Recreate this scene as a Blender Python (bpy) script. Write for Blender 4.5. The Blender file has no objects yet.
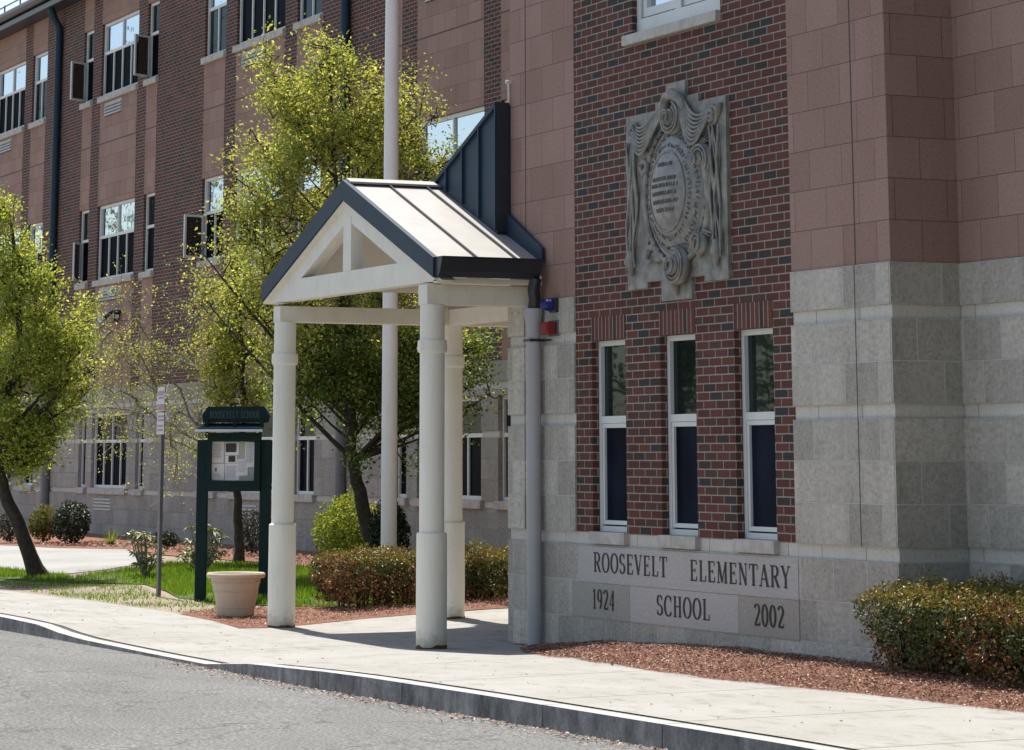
import bpy, bmesh, math, random
from mathutils import Vector, Matrix, noise
random.seed(7)
S = bpy.context.scene
R_ = math.radians
# ------------------------------------------------------------------ camera
CAM = Vector((22.536, -11.387, 1.53))
YAW, PITCH, FPX, CX, CY = R_(24.872780), R_(11.815154), 2811.699, 479.684, -131.359
fw = Vector((-math.cos(YAW)*math.cos(PITCH), math.sin(YAW)*math.cos(PITCH), math.sin(PITCH)))
rt = fw.cross(Vector((0, 0, 1))).normalized()
dn = fw.cross(rt)
cd = bpy.data.cameras.new('camera'); cam = bpy.data.objects.new('camera', cd); S.collection.objects.link(cam)
cam.matrix_world = Matrix(((rt.x, -dn.x, -fw.x, CAM.x), (rt.y, -dn.y, -fw.y, CAM.y), (rt.z, -dn.z, -fw.z, CAM.z), (0, 0, 0, 1)))
cd.sensor_width = 36; cd.lens = FPX/1024*36
cd.shift_x = (512-CX)/1024; cd.shift_y = (CY-375)/1024
cd.clip_start = .1; cd.clip_end = 3000
S.camera = cam
S.render.resolution_x, S.render.resolution_y = 1024, 750
# ------------------------------------------------------------------ light
SUN_TO = Vector((-.465, .032, 1)).normalized()
w = bpy.data.worlds.new('World'); S.world = w; w.use_nodes = True
nt = w.node_tree; sky = nt.nodes.new('ShaderNodeTexSky'); sky.sky_type = 'NISHITA'; sky.sun_disc = False
sky.sun_elevation = math.asin(SUN_TO.z); sky.sun_rotation = math.atan2(SUN_TO.x, SUN_TO.y)
sky.air_density = 1.0; sky.dust_density = 1.2; sky.ozone_density = 1.0
nt.links.new(sky.outputs[0], nt.nodes['Background'].inputs[0]); nt.nodes['Background'].inputs[1].default_value = .115
sl = bpy.data.lights.new('sun', 'SUN'); sl.energy = 4.6; sl.angle = R_(.5); sl.color = (1, .985, .95)
so = bpy.data.objects.new('sun', sl); S.collection.objects.link(so); so.rotation_euler = SUN_TO.to_track_quat('Z', 'Y').to_euler()
so.location = (0, -30, 40)
S.view_settings.view_transform = 'Standard'; S.view_settings.look = 'None'; S.view_settings.gamma = 1
S.view_settings.use_curve_mapping = False; S.view_settings.use_white_balance = True; S.view_settings.white_balance_temperature = 6950; S.view_settings.white_balance_tint = 10; S.view_settings.exposure = .78
S.cycles.max_bounces = 8; S.cycles.transparent_max_bounces = 8

def at_depth(u, v, d):
    return CAM + fw*d + rt*((u-CX)/FPX*d) + dn*((v-CY)/FPX*d)

# ------------------------------------------------------------------ materials
def lin(h):
    return tuple(((c/12.92) if c <= .04045 else ((c+.055)/1.055)**2.4) for c in h)

class NT:
    def __init__(self, name):
        self.m = bpy.data.materials.new(name); self.m.use_nodes = True
        self.t = self.m.node_tree; self.b = self.t.nodes['Principled BSDF']
    def n(self, typ, **kw):
        x = self.t.nodes.new('ShaderNode'+typ)
        for k, v in kw.items():
            if k.startswith('i_'):
                x.inputs[k[2:].replace('_', ' ')].default_value = v
            else: setattr(x, k, v)
        return x
    def l(self, a, b): self.t.links.new(a, b)
    def uv(self): return self.n('UVMap').outputs[0]
    def obj(self): return self.n('TexCoord').outputs['Object']
    def noise(self, vec, scale, detail=4, rough=.55):
        x = self.n('TexNoise'); x.inputs['Scale'].default_value = scale; x.inputs['Detail'].default_value = detail
        x.inputs['Roughness'].default_value = rough
        if vec is not None: self.l(vec, x.inputs['Vector'])
        return x.outputs['Fac']
    def ramp(self, fac, stops, interp='LINEAR'):
        r = self.n('ValToRGB'); e = r.color_ramp; e.interpolation = interp
        while len(e.elements) < len(stops): e.elements.new(.5)
        for el, (p, c) in zip(e.elements, stops):
            el.position = p; el.color = (c[0], c[1], c[2], 1) if hasattr(c, '__len__') else (c, c, c, 1)
        self.l(fac, r.inputs[0]); return r.outputs[0]
    def mix(self, a, b, fac, mode='MIX'):
        x = self.n('Mix', data_type='RGBA', blend_type=mode)
        for s, val in ((6, a), (7, b)):
            if hasattr(val, 'is_linked') or hasattr(val, 'links'): self.l(val, x.inputs[s])
            else: x.inputs[s].default_value = (val[0], val[1], val[2], 1)
        if hasattr(fac, 'links'): self.l(fac, x.inputs[0])
        else: x.inputs[0].default_value = fac
        return x.outputs[2]
    def math(self, op, a, b=0.):
        x = self.n('Math', operation=op)
        for i, v in ((0, a), (1, b)):
            if hasattr(v, 'links'): self.l(v, x.inputs[i])
            else: x.inputs[i].default_value = v
        return x.outputs[0]
    def vmap(self, vec, scale=(1, 1, 1), loc=(0, 0, 0), rot=(0, 0, 0)):
        x = self.n('Mapping'); self.l(vec, x.inputs[0]); x.inputs['Scale'].default_value = scale
        x.inputs['Location'].default_value = loc; x.inputs['Rotation'].default_value = rot
        return x.outputs[0]
    def bump(self, h, strength=.5, dist=.01, nrm=None):
        x = self.n('Bump'); x.inputs['Strength'].default_value = strength; x.inputs['Distance'].default_value = dist
        self.l(h, x.inputs['Height'])
        if nrm is not None: self.l(nrm, x.inputs['Normal'])
        return x.outputs[0]
    def out(self, col=None, rough=.7, nrm=None, metal=0., spec=None):
        if col is not None:
            if hasattr(col, 'links'): self.l(col, self.b.inputs['Base Color'])
            else: self.b.inputs['Base Color'].default_value = (col[0], col[1], col[2], 1)
        if hasattr(rough, 'links'): self.l(rough, self.b.inputs['Roughness'])
        else: self.b.inputs['Roughness'].default_value = rough
        self.b.inputs['Metallic'].default_value = metal
        if spec is not None: self.b.inputs['Specular IOR Level'].default_value = spec
        if nrm is not None: self.l(nrm, self.b.inputs['Normal'])
        return self.m

def m_brick(name, rot=False):
    k = NT(name); uv = k.uv()
    # slight wobble so courses are not ruler-straight
    vec = uv if not rot else k.vmap(uv, loc=(0, .005, 0))
    b = k.n('TexBrick', offset=.5 if not rot else 0., offset_frequency=2, squash=1, squash_frequency=2)
    k.l(vec, b.inputs['Vector'])
    for nm, v in (('Color1', (0, 0, 0, 1)), ('Color2', (1, 1, 1, 1)), ('Mortar', (.5, .5, .5, 1)), ('Scale', 1.), ('Mortar Size', .0055),
                  ('Mortar Smooth', .12), ('Bias', 0.), ('Brick Width', .2032 if not rot else .0677), ('Row Height', .0677 if not rot else .212)):
        b.inputs[nm].default_value = v
    red, red2, brn, dark, blue = (.128, .046, .034), (.098, .037, .028), (.088, .047, .034), (.052, .037, .032), (.043, .040, .042)
    c = k.ramp(b.outputs['Color'], [(0, red), (.17, red2), (.38, brn), (.50, red), (.70, dark), (.78, blue), (.86, red2), (.93, brn)], 'CONSTANT')
    n1 = k.noise(uv, 60, 5); c = k.mix(c, (.19, .14, .12), k.ramp(n1, [(.55, 0.), (.85, .35)]))
    n2 = k.noise(uv, 1.1, 3)
    mort = k.ramp(k.noise(uv, 30, 3), [(.3, (.25, .225, .19)), (.7, (.37, .335, .29))])
    c = k.mix(c, mort, b.outputs['Fac'])
    c = k.mix(c, (.62, .62, .62), k.ramp(n2, [(.35, 0.), (.75, .5)]), 'MULTIPLY')
    h = k.math('SUBTRACT', k.math('MULTIPLY', n1, .25), b.outputs['Fac'])
    return k.out(c, .85, k.bump(h, .7, .008), spec=.25)

def m_block(name, c1, c2, bw, rh, mort, rough_amt, dirt, mw=.006, tint=.12, dirtcol=(.35, .33, .30), lowstain=0.):
    k = NT(name); uv = k.uv()
    b = k.n('TexBrick', offset=.5, offset_frequency=2)
    k.l(uv, b.inputs['Vector'])
    for nm, v in (('Color1', (0, 0, 0, 1)), ('Color2', (1, 1, 1, 1)), ('Mortar', (.5, .5, .5, 1)), ('Scale', 1.), ('Mortar Size', mw),
                  ('Mortar Smooth', .2), ('Bias', 0.), ('Brick Width', bw), ('Row Height', rh)):
        b.inputs[nm].default_value = v
    c = k.ramp(b.outputs['Color'], [(0, c1), (1, c2)])
    grain_relief = k.noise(uv, 26 if rough_amt > .5 else 38, 7, .75)
    c = k.mix(c, k.ramp(grain_relief, [(.32, (.58, .58, .58)), (.5, (.92, .92, .92)), (.68, (1.12, 1.12, 1.12))]), .85 if rough_amt > .5 else .55, 'MULTIPLY')  # grain tone; on rough stone it also paints in the relief shading
    if rough_amt > .5: c = k.mix(c, (.84, .83, .81), k.ramp(k.noise(uv, 9, 6, .7), [(.42, 0.), (.66, .8)]), 'MULTIPLY')  # broader mottling paints relief shading into the rough stone colour
    st = k.noise(k.vmap(uv, (2.6, .8, 1)), 1.0, 6, .65)
    c = k.mix(c, dirtcol, k.ramp(st, [(.46, 0.), (.8, dirt)]), 'MULTIPLY')
    c = k.mix(c, mort, b.outputs['Fac'])
    h = k.math('ADD', k.math('MULTIPLY', k.noise(uv, 14, 8, .72), 1.8), k.math('MULTIPLY', b.outputs['Fac'], -.9))
    return k.out(c, .9, k.bump(h, rough_amt, .02), spec=.2)

def m_plain(name, col, rough=.5, metal=0., var=.12, scale=3., bump=0., bscale=40., dirt=None, spec=None):
    k = NT(name); o = k.obj()
    n = k.noise(o, scale, 5)
    a = tuple(x*(1-var) for x in col); bb = tuple(min(1, x*(1+var)) for x in col)
    c = k.ramp(n, [(.3, a), (.7, bb)])
    if dirt:
        c = k.mix(c, dirt[0], k.ramp(k.noise(k.vmap(o, (3, 3, .7)), dirt[2], 6, .7), [(.5, 0.), (.85, dirt[1])]))
    nr = k.bump(k.noise(o, bscale, 4), bump, .01) if bump else None
    return k.out(c, rough, nr, metal, spec)

def m_glass(name, base, refl, tint=(.8, .9, 1.), rough=.02):
    k = NT(name); o = k.obj()
    g = k.n('BsdfGlossy'); g.inputs['Color'].default_value = (*tint, 1); g.inputs['Roughness'].default_value = rough
    nr = k.bump(k.noise(o, 1.3, 2), .06, .05); k.l(nr, g.inputs['Normal'])
    bc = k.ramp(k.noise(k.vmap(o, (1, 1, .6)), 1.6, 3), [(.3, tuple(x*.45 for x in base)), (.7, tuple(x*2.1 for x in base))]); k.out(bc, .5, spec=0.)
    ms = k.n('MixShader'); ms.inputs[0].default_value = refl
    k.l(k.b.outputs[0], ms.inputs[1]); k.l(g.outputs[0], ms.inputs[2])
    k.l(ms.outputs[0], k.t.nodes['Material Output'].inputs[0]); return k.m

def m_leaf(name, trans=.55, gloss=.12):
    k = NT(name); a = k.n('Attribute', attribute_name='col')
    k.out(a.outputs['Color'], .45, spec=.35)
    t = k.n('BsdfTranslucent'); k.l(k.mix(a.outputs['Color'], (1.25, 1.2, .72), 1.0, 'MULTIPLY'), t.inputs[0])
    ms = k.n('MixShader'); ms.inputs[0].default_value = trans
    k.l(k.b.outputs[0], ms.inputs[1]); k.l(t.outputs[0], ms.inputs[2])
    k.l(ms.outputs[0], k.t.nodes['Material Output'].inputs[0]); return k.m

def m_ground(name, cols, s1, s2, bump, bscale, patch=None, rough=.95):
    k = NT(name); o = k.obj()
    c = k.ramp(k.noise(o, s1, 8, .75), [(.28, cols[0]), (.5, cols[1]), (.72, cols[2])])
    c = k.mix(c, (.70, .70, .70), k.ramp(k.noise(o, s2, 4), [(.4, 0.), (.75, .8)]), 'MULTIPLY')
    if patch: c = k.mix(c, patch[0], k.ramp(k.noise(o, patch[1], 5, .6), [(patch[2], 0.), (patch[2]+.12, 1.)]))
    return k.out(c, rough, k.bump(k.noise(o, bscale, 6, .8), bump, .015), spec=.2)

M = {}
M['brick'] = m_brick('brick'); M['soldier'] = m_brick('soldier_brick', True)
M['pink'] = m_block('pink_block', (.30, .188, .150), (.365, .24, .195), .457, .3048, (.115, .075, .066), .22, .35, .0032, dirtcol=(.72, .62, .55))
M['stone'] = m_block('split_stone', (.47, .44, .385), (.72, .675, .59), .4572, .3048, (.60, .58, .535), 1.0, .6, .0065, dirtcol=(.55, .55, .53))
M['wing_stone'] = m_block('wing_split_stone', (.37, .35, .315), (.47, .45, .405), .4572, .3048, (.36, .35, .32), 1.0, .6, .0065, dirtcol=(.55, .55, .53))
M['band'] = m_block('stone_band', (.54, .515, .46), (.62, .595, .535), .61, .2, (.16, .155, .15), .25, .5, .004, dirtcol=(.7, .68, .62))
M['panel'] = m_block('engraved_panel', (.46, .44, .42), (.48, .46, .44), 6., 2., (.3, .3, .3), .15, .25, .001, dirtcol=(.75, .72, .68))
M['panel_dark'] = m_block('engraved_panel_brown', (.37, .345, .30), (.39, .365, .32), 6., 2., (.3, .3, .3), .15, .4, .001, dirtcol=(.75, .7, .62))
M['sill'] = m_plain('sill_stone', (.44, .42, .38), .85, var=.2, scale=9, bump=.2, dirt=((.24, .2, .17), .5, 3.))
M['seal'] = m_plain('carved_stone', (.235, .23, .205), .6, var=.4, scale=9, bump=.6, bscale=60, dirt=((.14, .105, .075), .85, 3.2))
M['seal_oval'] = m_plain('carved_stone_oval', (.20, .195, .18), .38, var=.3, scale=16, bump=.35, bscale=60, dirt=((.15, .13, .11), .7, 3.))
M['seal_dark'] = m_plain('dark_raised_letters', (.125, .12, .105), .7, var=.3, scale=20)  # raised marks coloured darker than the oval
M['ink'] = m_plain('engraving_dark_paint', (.045, .04, .038), .9)  # dark paint of the engraved letters themselves
M['white'] = m_plain('white_window_metal', (.62, .64, .62), .42, var=.06, dirt=((.4, .4, .38), .35, 3.))
M['pane_sky'] = m_glass('pane_reflective', (.012, .016, .02), .70)
M['pane_dark'] = m_glass('pane_screened', (.004, .005, .008), .012, rough=.2)
M['pane_dim'] = m_glass('pane_dim', (.010, .016, .014), .075)
M['pane_blue'] = m_glass('pane_blue_shade', (.005, .008, .017), .012, rough=.25)
k = NT('pane_clear'); tr = k.n('BsdfTransparent'); tr.inputs[0].default_value = (.50, .50, .48, 1); k.out((.02, .022, .022), .3, spec=.1)
ms = k.n('MixShader'); ms.inputs[0].default_value = .30; k.l(tr.outputs[0], ms.inputs[1]); k.l(k.b.outputs[0], ms.inputs[2]); k.l(ms.outputs[0], k.t.nodes['Material Output'].inputs[0]); M['pane_clear'] = k.m
M['navy'] = m_plain('navy_metal', (.015, .036, .060), .55, .0, var=.12, scale=2., bump=.06, bscale=3, dirt=((.03, .045, .07), .5, 2.), spec=.3)
M['black_metal'] = m_plain('dark_gutter_metal', (.030, .033, .042), .4, .2, var=.15)
M['roof'] = m_plain('pale_standing_seam', (.34, .33, .315), .5, .05, var=.08, scale=4, bump=.05, bscale=6, dirt=((.38, .34, .3), .4, 4.))
def m_cream():
    k = NT('cream_paint'); o = k.obj()
    c = k.ramp(k.noise(o, 2.5, 5), [(.3, (.755, .72, .62)), (.7, (.80, .77, .675))])
    c = k.mix(c, (.50, .44, .34), k.ramp(k.noise(k.vmap(o, (9, 9, .8)), 1.6, 7, .7), [(.54, 0.), (.80, .55)]))
    sx = k.n('SeparateXYZ'); k.l(o, sx.inputs[0])
    low = k.math('SUBTRACT', k.math('MULTIPLY', k.noise(o, 11, 6, .7), .55), sx.outputs[2])
    c = k.mix(c, (.36, .29, .20), k.ramp(low, [(.12, 0.), (.30, .7)]))
    c = k.mix(c, (.06, .05, .04), k.ramp(k.noise(o, 17, 3, .6), [(.735, 0.), (.75, .8)]))
    return k.out(c, .5, k.bump(k.noise(o, 25, 4), .08, .01), spec=.35)
M['cream'] = m_cream()
M['cream_wood'] = m_plain('cream_trim_paint', (.74, .70, .60), .55, var=.05, scale=4, bump=.06, bscale=30, dirt=((.45, .42, .34), .4, 4))
M['rust'] = m_plain('rusty_edge', (.10, .065, .035), .95, var=.5, scale=30, bump=.5)
M['soffit'] = m_plain('soffit_boards', (.50, .47, .40), .6, var=.08, scale=3)
M['grey_pvc'] = m_plain('grey_downspout_paint', (.38, .37, .38), .5, var=.05, dirt=((.26, .25, .24), .4, 3.))
M['wing_ds'] = m_plain('weathered_grey_downspout', (.16, .17, .19), .5, var=.1)
M['pole'] = m_plain('flagpole_paint', (.74, .725, .70), .4, var=.04, dirt=((.48, .46, .44), .4, 2.))
M['green'] = m_plain('dark_green_paint', (.006, .024, .024), .6, var=.15, scale=5, spec=.15)
M['bluegreen'] = m_plain('dark_blue_green_metal', (.006, .016, .022), .9, var=.1, spec=0.)
M['paper'] = m_plain('paper', (.90, .90, .91), .8, var=.05)
M['print'] = m_plain('printed_photo', (.05, .05, .06), .7, var=.6, scale=60)
M['print2'] = m_plain('printed_text', (.52, .52, .56), .8, var=.3, scale=80)
M['cork'] = m_plain('cork_board', (.50, .49, .45), .8, var=.1, scale=40)
M['pot'] = m_plain('tan_pot_plastic', (.48, .38, .29), .5, var=.08, scale=5, dirt=((.25, .2, .15), .35, 4.))
M['soil'] = m_plain('potting_soil', (.04, .028, .02), .95, var=.4, scale=30, bump=.8)
M['soil_dark'] = m_plain('gritty_joint_soil', (.07, .06, .05), .95, var=.6, scale=40, bump=.6)
M['faded'] = m_plain('faded_lettering', (.07, .085, .085), .8)
M['galv'] = m_plain('galvanised_post', (.14, .15, .16), .45, .5, var=.15, scale=12)
M['signwhite'] = m_plain('sign_white', (.62, .60, .62), .5, var=.03)
M['signred'] = m_plain('sign_red', (.40, .22, .25), .5, var=.06)
M['bluelens'] = m_plain('blue_lens', (.005, .016, .14), .4, var=.1)
M['redbox'] = m_plain('red_alarm_paint', (.22, .008, .008), .6, var=.1)
M['lampglass'] = m_plain('lamp_lens', (.7, .72, .72), .15, var=.05)
M['lamphood'] = m_plain('lamp_hood_top', (.30, .34, .40), .35, .4, var=.05)
M['vent'] = m_plain('louver_paint', (.42, .41, .38), .5, var=.08)
M['caulk'] = m_plain('joint_caulk', (.075, .065, .06), .9)
M['bark'] = m_plain('bark', (.042, .033, .027), .95, var=.45, scale=14, bump=.9, bscale=35)
M['bark_pale'] = m_plain('pale_bark', (.26, .235, .20), .9, var=.4, scale=14, bump=.8, bscale=35)
M['leaf'] = m_leaf('leaf'); M['leaf_dark'] = m_leaf('leaf_dense', .15)
def m_asphalt():
    k = NT('asphalt'); o = k.obj()
    c = k.ramp(k.noise(o, 44, 4, .8), [(.30, (.06, .06, .06)), (.5, (.172, .172, .17)), (.70, (.40, .40, .395))])
    big = k.noise(k.vmap(o, (.35, 1.0, 1)), .8, 6, .6)
    c = k.mix(c, (.82, .82, .81), k.ramp(big, [(.40, 0.), (.62, .9)]), 'MULTIPLY')
    c = k.mix(c, (.10, .095, .09), k.ramp(k.noise(o, 2.3, 7, .7), [(.66, 0.), (.74, .45)]))
    v = k.n('TexVoronoi', feature='DISTANCE_TO_EDGE'); v.inputs['Scale'].default_value = .55
    wv = k.n('VectorMath', operation='ADD'); nz = k.n('TexNoise'); nz.inputs['Scale'].default_value = 1.6; nz.inputs['Detail'].default_value = 6
    k.l(o, nz.inputs['Vector']); k.l(o, wv.inputs[0]); k.l(nz.outputs['Color'], wv.inputs[1]); k.l(wv.outputs[0], v.inputs['Vector'])
    ck = k.ramp(v.outputs['Distance'], [(.0, 1.), (.006, .7), (.010, 0.)])
    c = k.mix(c, (.05, .05, .05), k.math('MULTIPLY', ck, .5))
    return k.out(c, .95, k.bump(k.noise(o, 50, 4, .8), .9, .012), spec=.15)
M['asphalt'] = m_asphalt()
M['pathasphalt'] = m_ground('pale_path_asphalt', ((.22, .22, .215), (.33, .33, .32), (.44, .44, .43)), 40, .5, .4, 60)
M['mulch'] = m_ground('bark_mulch', ((.10, .045, .03), (.23, .11, .075), (.40, .24, .17)), 30, 1.0, 1.0, 45)
M['mulchchip'] = m_leaf('mulch_chip', 0.0)
M['dirt'] = m_ground('bare_earth', ((.16, .125, .10), (.30, .245, .195), (.44, .38, .32)), 30, .9, .8, 40)
M['lawn'] = m_ground('lawn_soil', ((.055, .085, .02), (.085, .12, .03), (.14, .14, .05)), 22, .8, .8, 50, patch=((.24, .20, .14), .9, .64))

def m_concrete():
    k = NT('concrete'); o = k.obj()
    c = k.ramp(k.noise(o, 70, 6, .8), [(.25, (.25, .245, .232)), (.5, (.325, .32, .305)), (.75, (.38, .375, .36))])
    c = k.mix(c, (.80, .78, .74), k.ramp(k.noise(o, .9, 6, .65), [(.40, 0.), (.75, .8)]), 'MULTIPLY')
    c = k.mix(c, (.60, .57, .52), k.ramp(k.noise(k.vmap(o, (1, 2.2, 1), (3, 1, 0)), 2.6, 8, .7), [(.52, 0.), (.70, .75)]), 'MULTIPLY')
    sx = k.n('SeparateXYZ'); k.l(o, sx.inputs[0])
    # tooled joints across the walk every 1.52 m
    fr = k.math('FRACT', k.math('DIVIDE', k.math('ADD', k.math('ADD', sx.outputs[0], 60.45), k.math('MULTIPLY', sx.outputs[1], .12)), 1.83))
    ln = k.math('LESS_THAN', fr, .022)
    c = k.mix(c, (.19, .17, .15), k.math('MULTIPLY', ln, .8))
    cr = k.ramp(k.noise(k.vmap(o, (.5, .5, 1)), 1.7, 9, .6), [(.494, 0.), (.5, 1.), (.506, 0.)])
    c = k.mix(c, (.25, .23, .2), k.math('MULTIPLY', cr, .16))
    h = k.math('SUBTRACT', k.noise(o, 90, 4), k.math('MULTIPLY', ln, 1.))
    return k.out(c, .9, k.bump(h, .35, .006), spec=.2)
M['concrete'] = m_concrete()
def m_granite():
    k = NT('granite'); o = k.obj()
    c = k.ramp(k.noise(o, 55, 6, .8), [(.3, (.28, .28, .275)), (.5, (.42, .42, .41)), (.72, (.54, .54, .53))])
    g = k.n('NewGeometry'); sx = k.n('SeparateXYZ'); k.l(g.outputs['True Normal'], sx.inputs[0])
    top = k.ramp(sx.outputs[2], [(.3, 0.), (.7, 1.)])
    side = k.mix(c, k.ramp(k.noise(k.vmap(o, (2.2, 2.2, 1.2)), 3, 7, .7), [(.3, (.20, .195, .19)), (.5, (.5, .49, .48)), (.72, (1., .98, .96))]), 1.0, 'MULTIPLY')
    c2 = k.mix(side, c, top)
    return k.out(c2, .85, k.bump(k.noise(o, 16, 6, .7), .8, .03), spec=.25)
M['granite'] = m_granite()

# ------------------------------------------------------------------ mesh helpers
BASE = {}
def tag(o, label=None, cat=None, group=None, kind=None):
    if label: o['label'] = label
    if cat: o['category'] = cat
    if group: o['group'] = group
    if kind: o['kind'] = kind
    return o
def thing(name, label, cat, loc, rz=0., group=None):
    o = bpy.data.objects.new(name, None); S.collection.objects.link(o)
    o.location = loc; o.rotation_euler = (0, 0, rz); o.empty_display_size = .2
    BASE[o.name] = Matrix.Translation(loc) @ Matrix.Rotation(rz, 4, 'Z')
    return tag(o, label, cat, group)

class MB:
    def __init__(self): self.v = []; self.f = []; self.uvo = {}; self.col = None; self.smooth = []
    def add(self, vs, fs, uvo=None, smooth=False):
        n = len(self.v); self.v += [tuple(x) for x in vs]
        for q in fs:
            if uvo: self.uvo[len(self.f)] = uvo
            if smooth: self.smooth.append(len(self.f))
            self.f.append(tuple(i+n for i in q))
        return self
    def box(self, x0, x1, y0, y1, z0, z1, uvo=None):
        if x0 > x1: x0, x1 = x1, x0
        if y0 > y1: y0, y1 = y1, y0
        if z0 > z1: z0, z1 = z1, z0
        vs = [(x, y, z) for z in (z0, z1) for y in (y0, y1) for x in (x0, x1)]
        return self.add(vs, [(0, 2, 3, 1), (4, 5, 7, 6), (0, 1, 5, 4), (2, 6, 7, 3), (0, 4, 6, 2), (1, 3, 7, 5)], uvo)
    def prism(self, poly, axis, a0, a1):
        # poly: list of 2D points; axis 'y': (x,z) extruded along y ; 'x': (y,z) along x ; 'z': (x,y) along z
        n = len(poly)
        def P(p, a): return {'y': (p[0], a, p[1]), 'x': (a, p[0], p[1]), 'z': (p[0], p[1], a)}[axis]
        vs = [P(p, a0) for p in poly]+[P(p, a1) for p in poly]
        fs = [tuple(range(n)), tuple(range(2*n-1, n-1, -1))]+[(i, i+n, (i+1) % n+n, (i+1) % n) for i in range(n)]
        return self.add(vs, fs)
    def tube(self, pts, rad, n=10, caps=True, squash=1.):
        pts = [Vector(p) for p in pts]; rs = rad if hasattr(rad, '__len__') else [rad]*len(pts)
        vs = []; fs = []; up = None
        for i, p in enumerate(pts):
            d = (pts[min(i+1, len(pts)-1)]-pts[max(i-1, 0)])
            d = d.normalized() if d.length > 1e-9 else Vector((0, 0, 1))
            if up is None:
                up = d.orthogonal().normalized()
            up = (up-d*up.dot(d))
            up = up.normalized() if up.length > 1e-6 else d.orthogonal().normalized()
            s = d.cross(up)
            for k in range(n):
                a = 2*math.pi*k/n; vs.append(p+up*(math.cos(a)*rs[i])+s*(math.sin(a)*rs[i]*squash))
        for i in range(len(pts)-1):
            for k in range(n): fs.append((i*n+k, i*n+(k+1) % n, (i+1)*n+(k+1) % n, (i+1)*n+k))
        self.add(vs, fs, smooth=True)
        if caps:
            m = len(pts)-1
            self.add(vs[:n][::-1], [tuple(range(n))]); self.add(vs[m*n:], [tuple(range(n))])
        return self
    def lathe(self, c, prof, n=32, cap=True):
        def ring(r, z): return [(c[0]+r*math.cos(2*math.pi*k/n), c[1]+r*math.sin(2*math.pi*k/n), c[2]+z) for k in range(n)]
        runs = [[prof[0]]]
        for i in range(1, len(prof)):
            runs[-1].append(prof[i])
            if i < len(prof)-1:
                a1 = math.atan2(prof[i][1]-prof[i-1][1], prof[i][0]-prof[i-1][0]); a2 = math.atan2(prof[i+1][1]-prof[i][1], prof[i+1][0]-prof[i][0])
                if abs((a2-a1+math.pi) % (2*math.pi)-math.pi) > .45: runs.append([prof[i]])
        for run in runs:
            vs = [v for r, z in run for v in ring(r, z)]; fs = []
            for i in range(len(run)-1):
                for k in range(n): fs.append((i*n+k, i*n+(k+1) % n, (i+1)*n+(k+1) % n, (i+1)*n+k))
            self.add(vs, fs, smooth=True)
        if cap:
            self.add(ring(*prof[0])[::-1], [tuple(range(n))]); self.add(ring(*prof[-1]), [tuple(range(n))])
        return self
    def build(self, name, mat, parent=None, bevel=0., local=False, label=None):
        me = bpy.data.meshes.new(name)
        B = Matrix()
        if parent is not None: B = BASE[parent.name]
        inv = B.inverted() if not local else Matrix()
        vw = [Vector(v) for v in self.v]
        me.from_pydata([inv @ v for v in vw], [], self.f)
        for i in self.smooth: me.polygons[i].use_smooth = True
        uvl = me.uv_layers.new(name='UVMap')
        for pi, p in enumerate(me.polygons):
            nrm = p.normal; ou, ov = self.uvo.get(pi, (0, 0))
            ax, ay, az = abs(nrm.x), abs(nrm.y), abs(nrm.z)
            for li, vi in zip(p.loop_indices, p.vertices):
                q = vw[vi]
                if ay >= ax and ay >= az: uvl.data[li].uv = (q.x-ou, q.z-ov)
                elif ax >= az: uvl.data[li].uv = (q.y-ou, q.z-ov)
                else: uvl.data[li].uv = (q.x-ou, q.y-ov)
        if self.col is not None:
            ca = me.color_attributes.new('col', 'FLOAT_COLOR', 'CORNER')
            for pi, p in enumerate(me.polygons):
                c = self.col[pi]
                for li in p.loop_indices: ca.data[li].color = (c[0], c[1], c[2], 1)
        if bevel:
            bm = bmesh.new(); bm.from_mesh(me); bmesh.ops.remove_doubles(bm, verts=bm.verts, dist=1e-5)
            bmesh.ops.bevel(bm, geom=bm.edges[:], offset=bevel, segments=2, affect='EDGES', profile=.6, clamp_overlap=True)
            bm.to_mesh(me); bm.free()
        me.materials.append(mat)
        o = bpy.data.objects.new(name, me); S.collection.objects.link(o)
        BASE[o.name] = B
        if parent is not None: o.parent = parent
        if label: o['label'] = label
        return o

def wall_cells(mb, x0, x1, z0, z1, y0, y1, openings, uvo=None):
    zs = sorted({z0, z1, *[min(max(z, z0), z1) for o in openings for z in o[2:]]})
    for a, b in zip(zs, zs[1:]):
        xs = [x0]; cuts = sorted((o[0], o[1]) for o in openings if o[2] < b-1e-6 and o[3] > a+1e-6)
        cur = x0
        for c0, c1 in cuts:
            if c0 > cur+1e-6: mb.box(cur, c0, y0, y1, a, b, uvo)
            cur = max(cur, c1)
        if cur < x1-1e-6: mb.box(cur, x1, y0, y1, a, b, uvo)

# ------------------------------------------------------------------ ground
def lerp_tab(x, xs, ys):
    if x <= xs[0]: return ys[0]
    for a, b, c, d in zip(xs, xs[1:], ys, ys[1:]):
        if x <= b: return c+(d-c)*(x-a)/(b-a)
    return ys[-1]
def zg(x, y):
    return lerp_tab(x, (-1, 2.5, 9), (-.13, 0., .03))+.05*min(max(y, 0), 2)
KX = (-5.9, -4.9, -4.2, -3.4, -1.5, 0., 1.0, 2.6, 3.4, 5.3, 9.); KZ = (-.06, -.068, -.105, -.126, -.132, -.130, -.065, -.02, -.005, .015, .04)
def zk(x): return lerp_tab(x, KX, KZ)
ROADZ = -.165
def zroad(x): return lerp_tab(x, (-9, -4, -1, 2.5, 5, 9), (-.205, -.168, -.152, -.150, -.128, -.09))
def zwalk(x, y):
    t = min(max((y+3.3)/1.5, 0), 1); t = t*t*(3-2*t)
    return zk(x)*(1-t)+zg(x, y)*t
YK = -3.42
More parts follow.
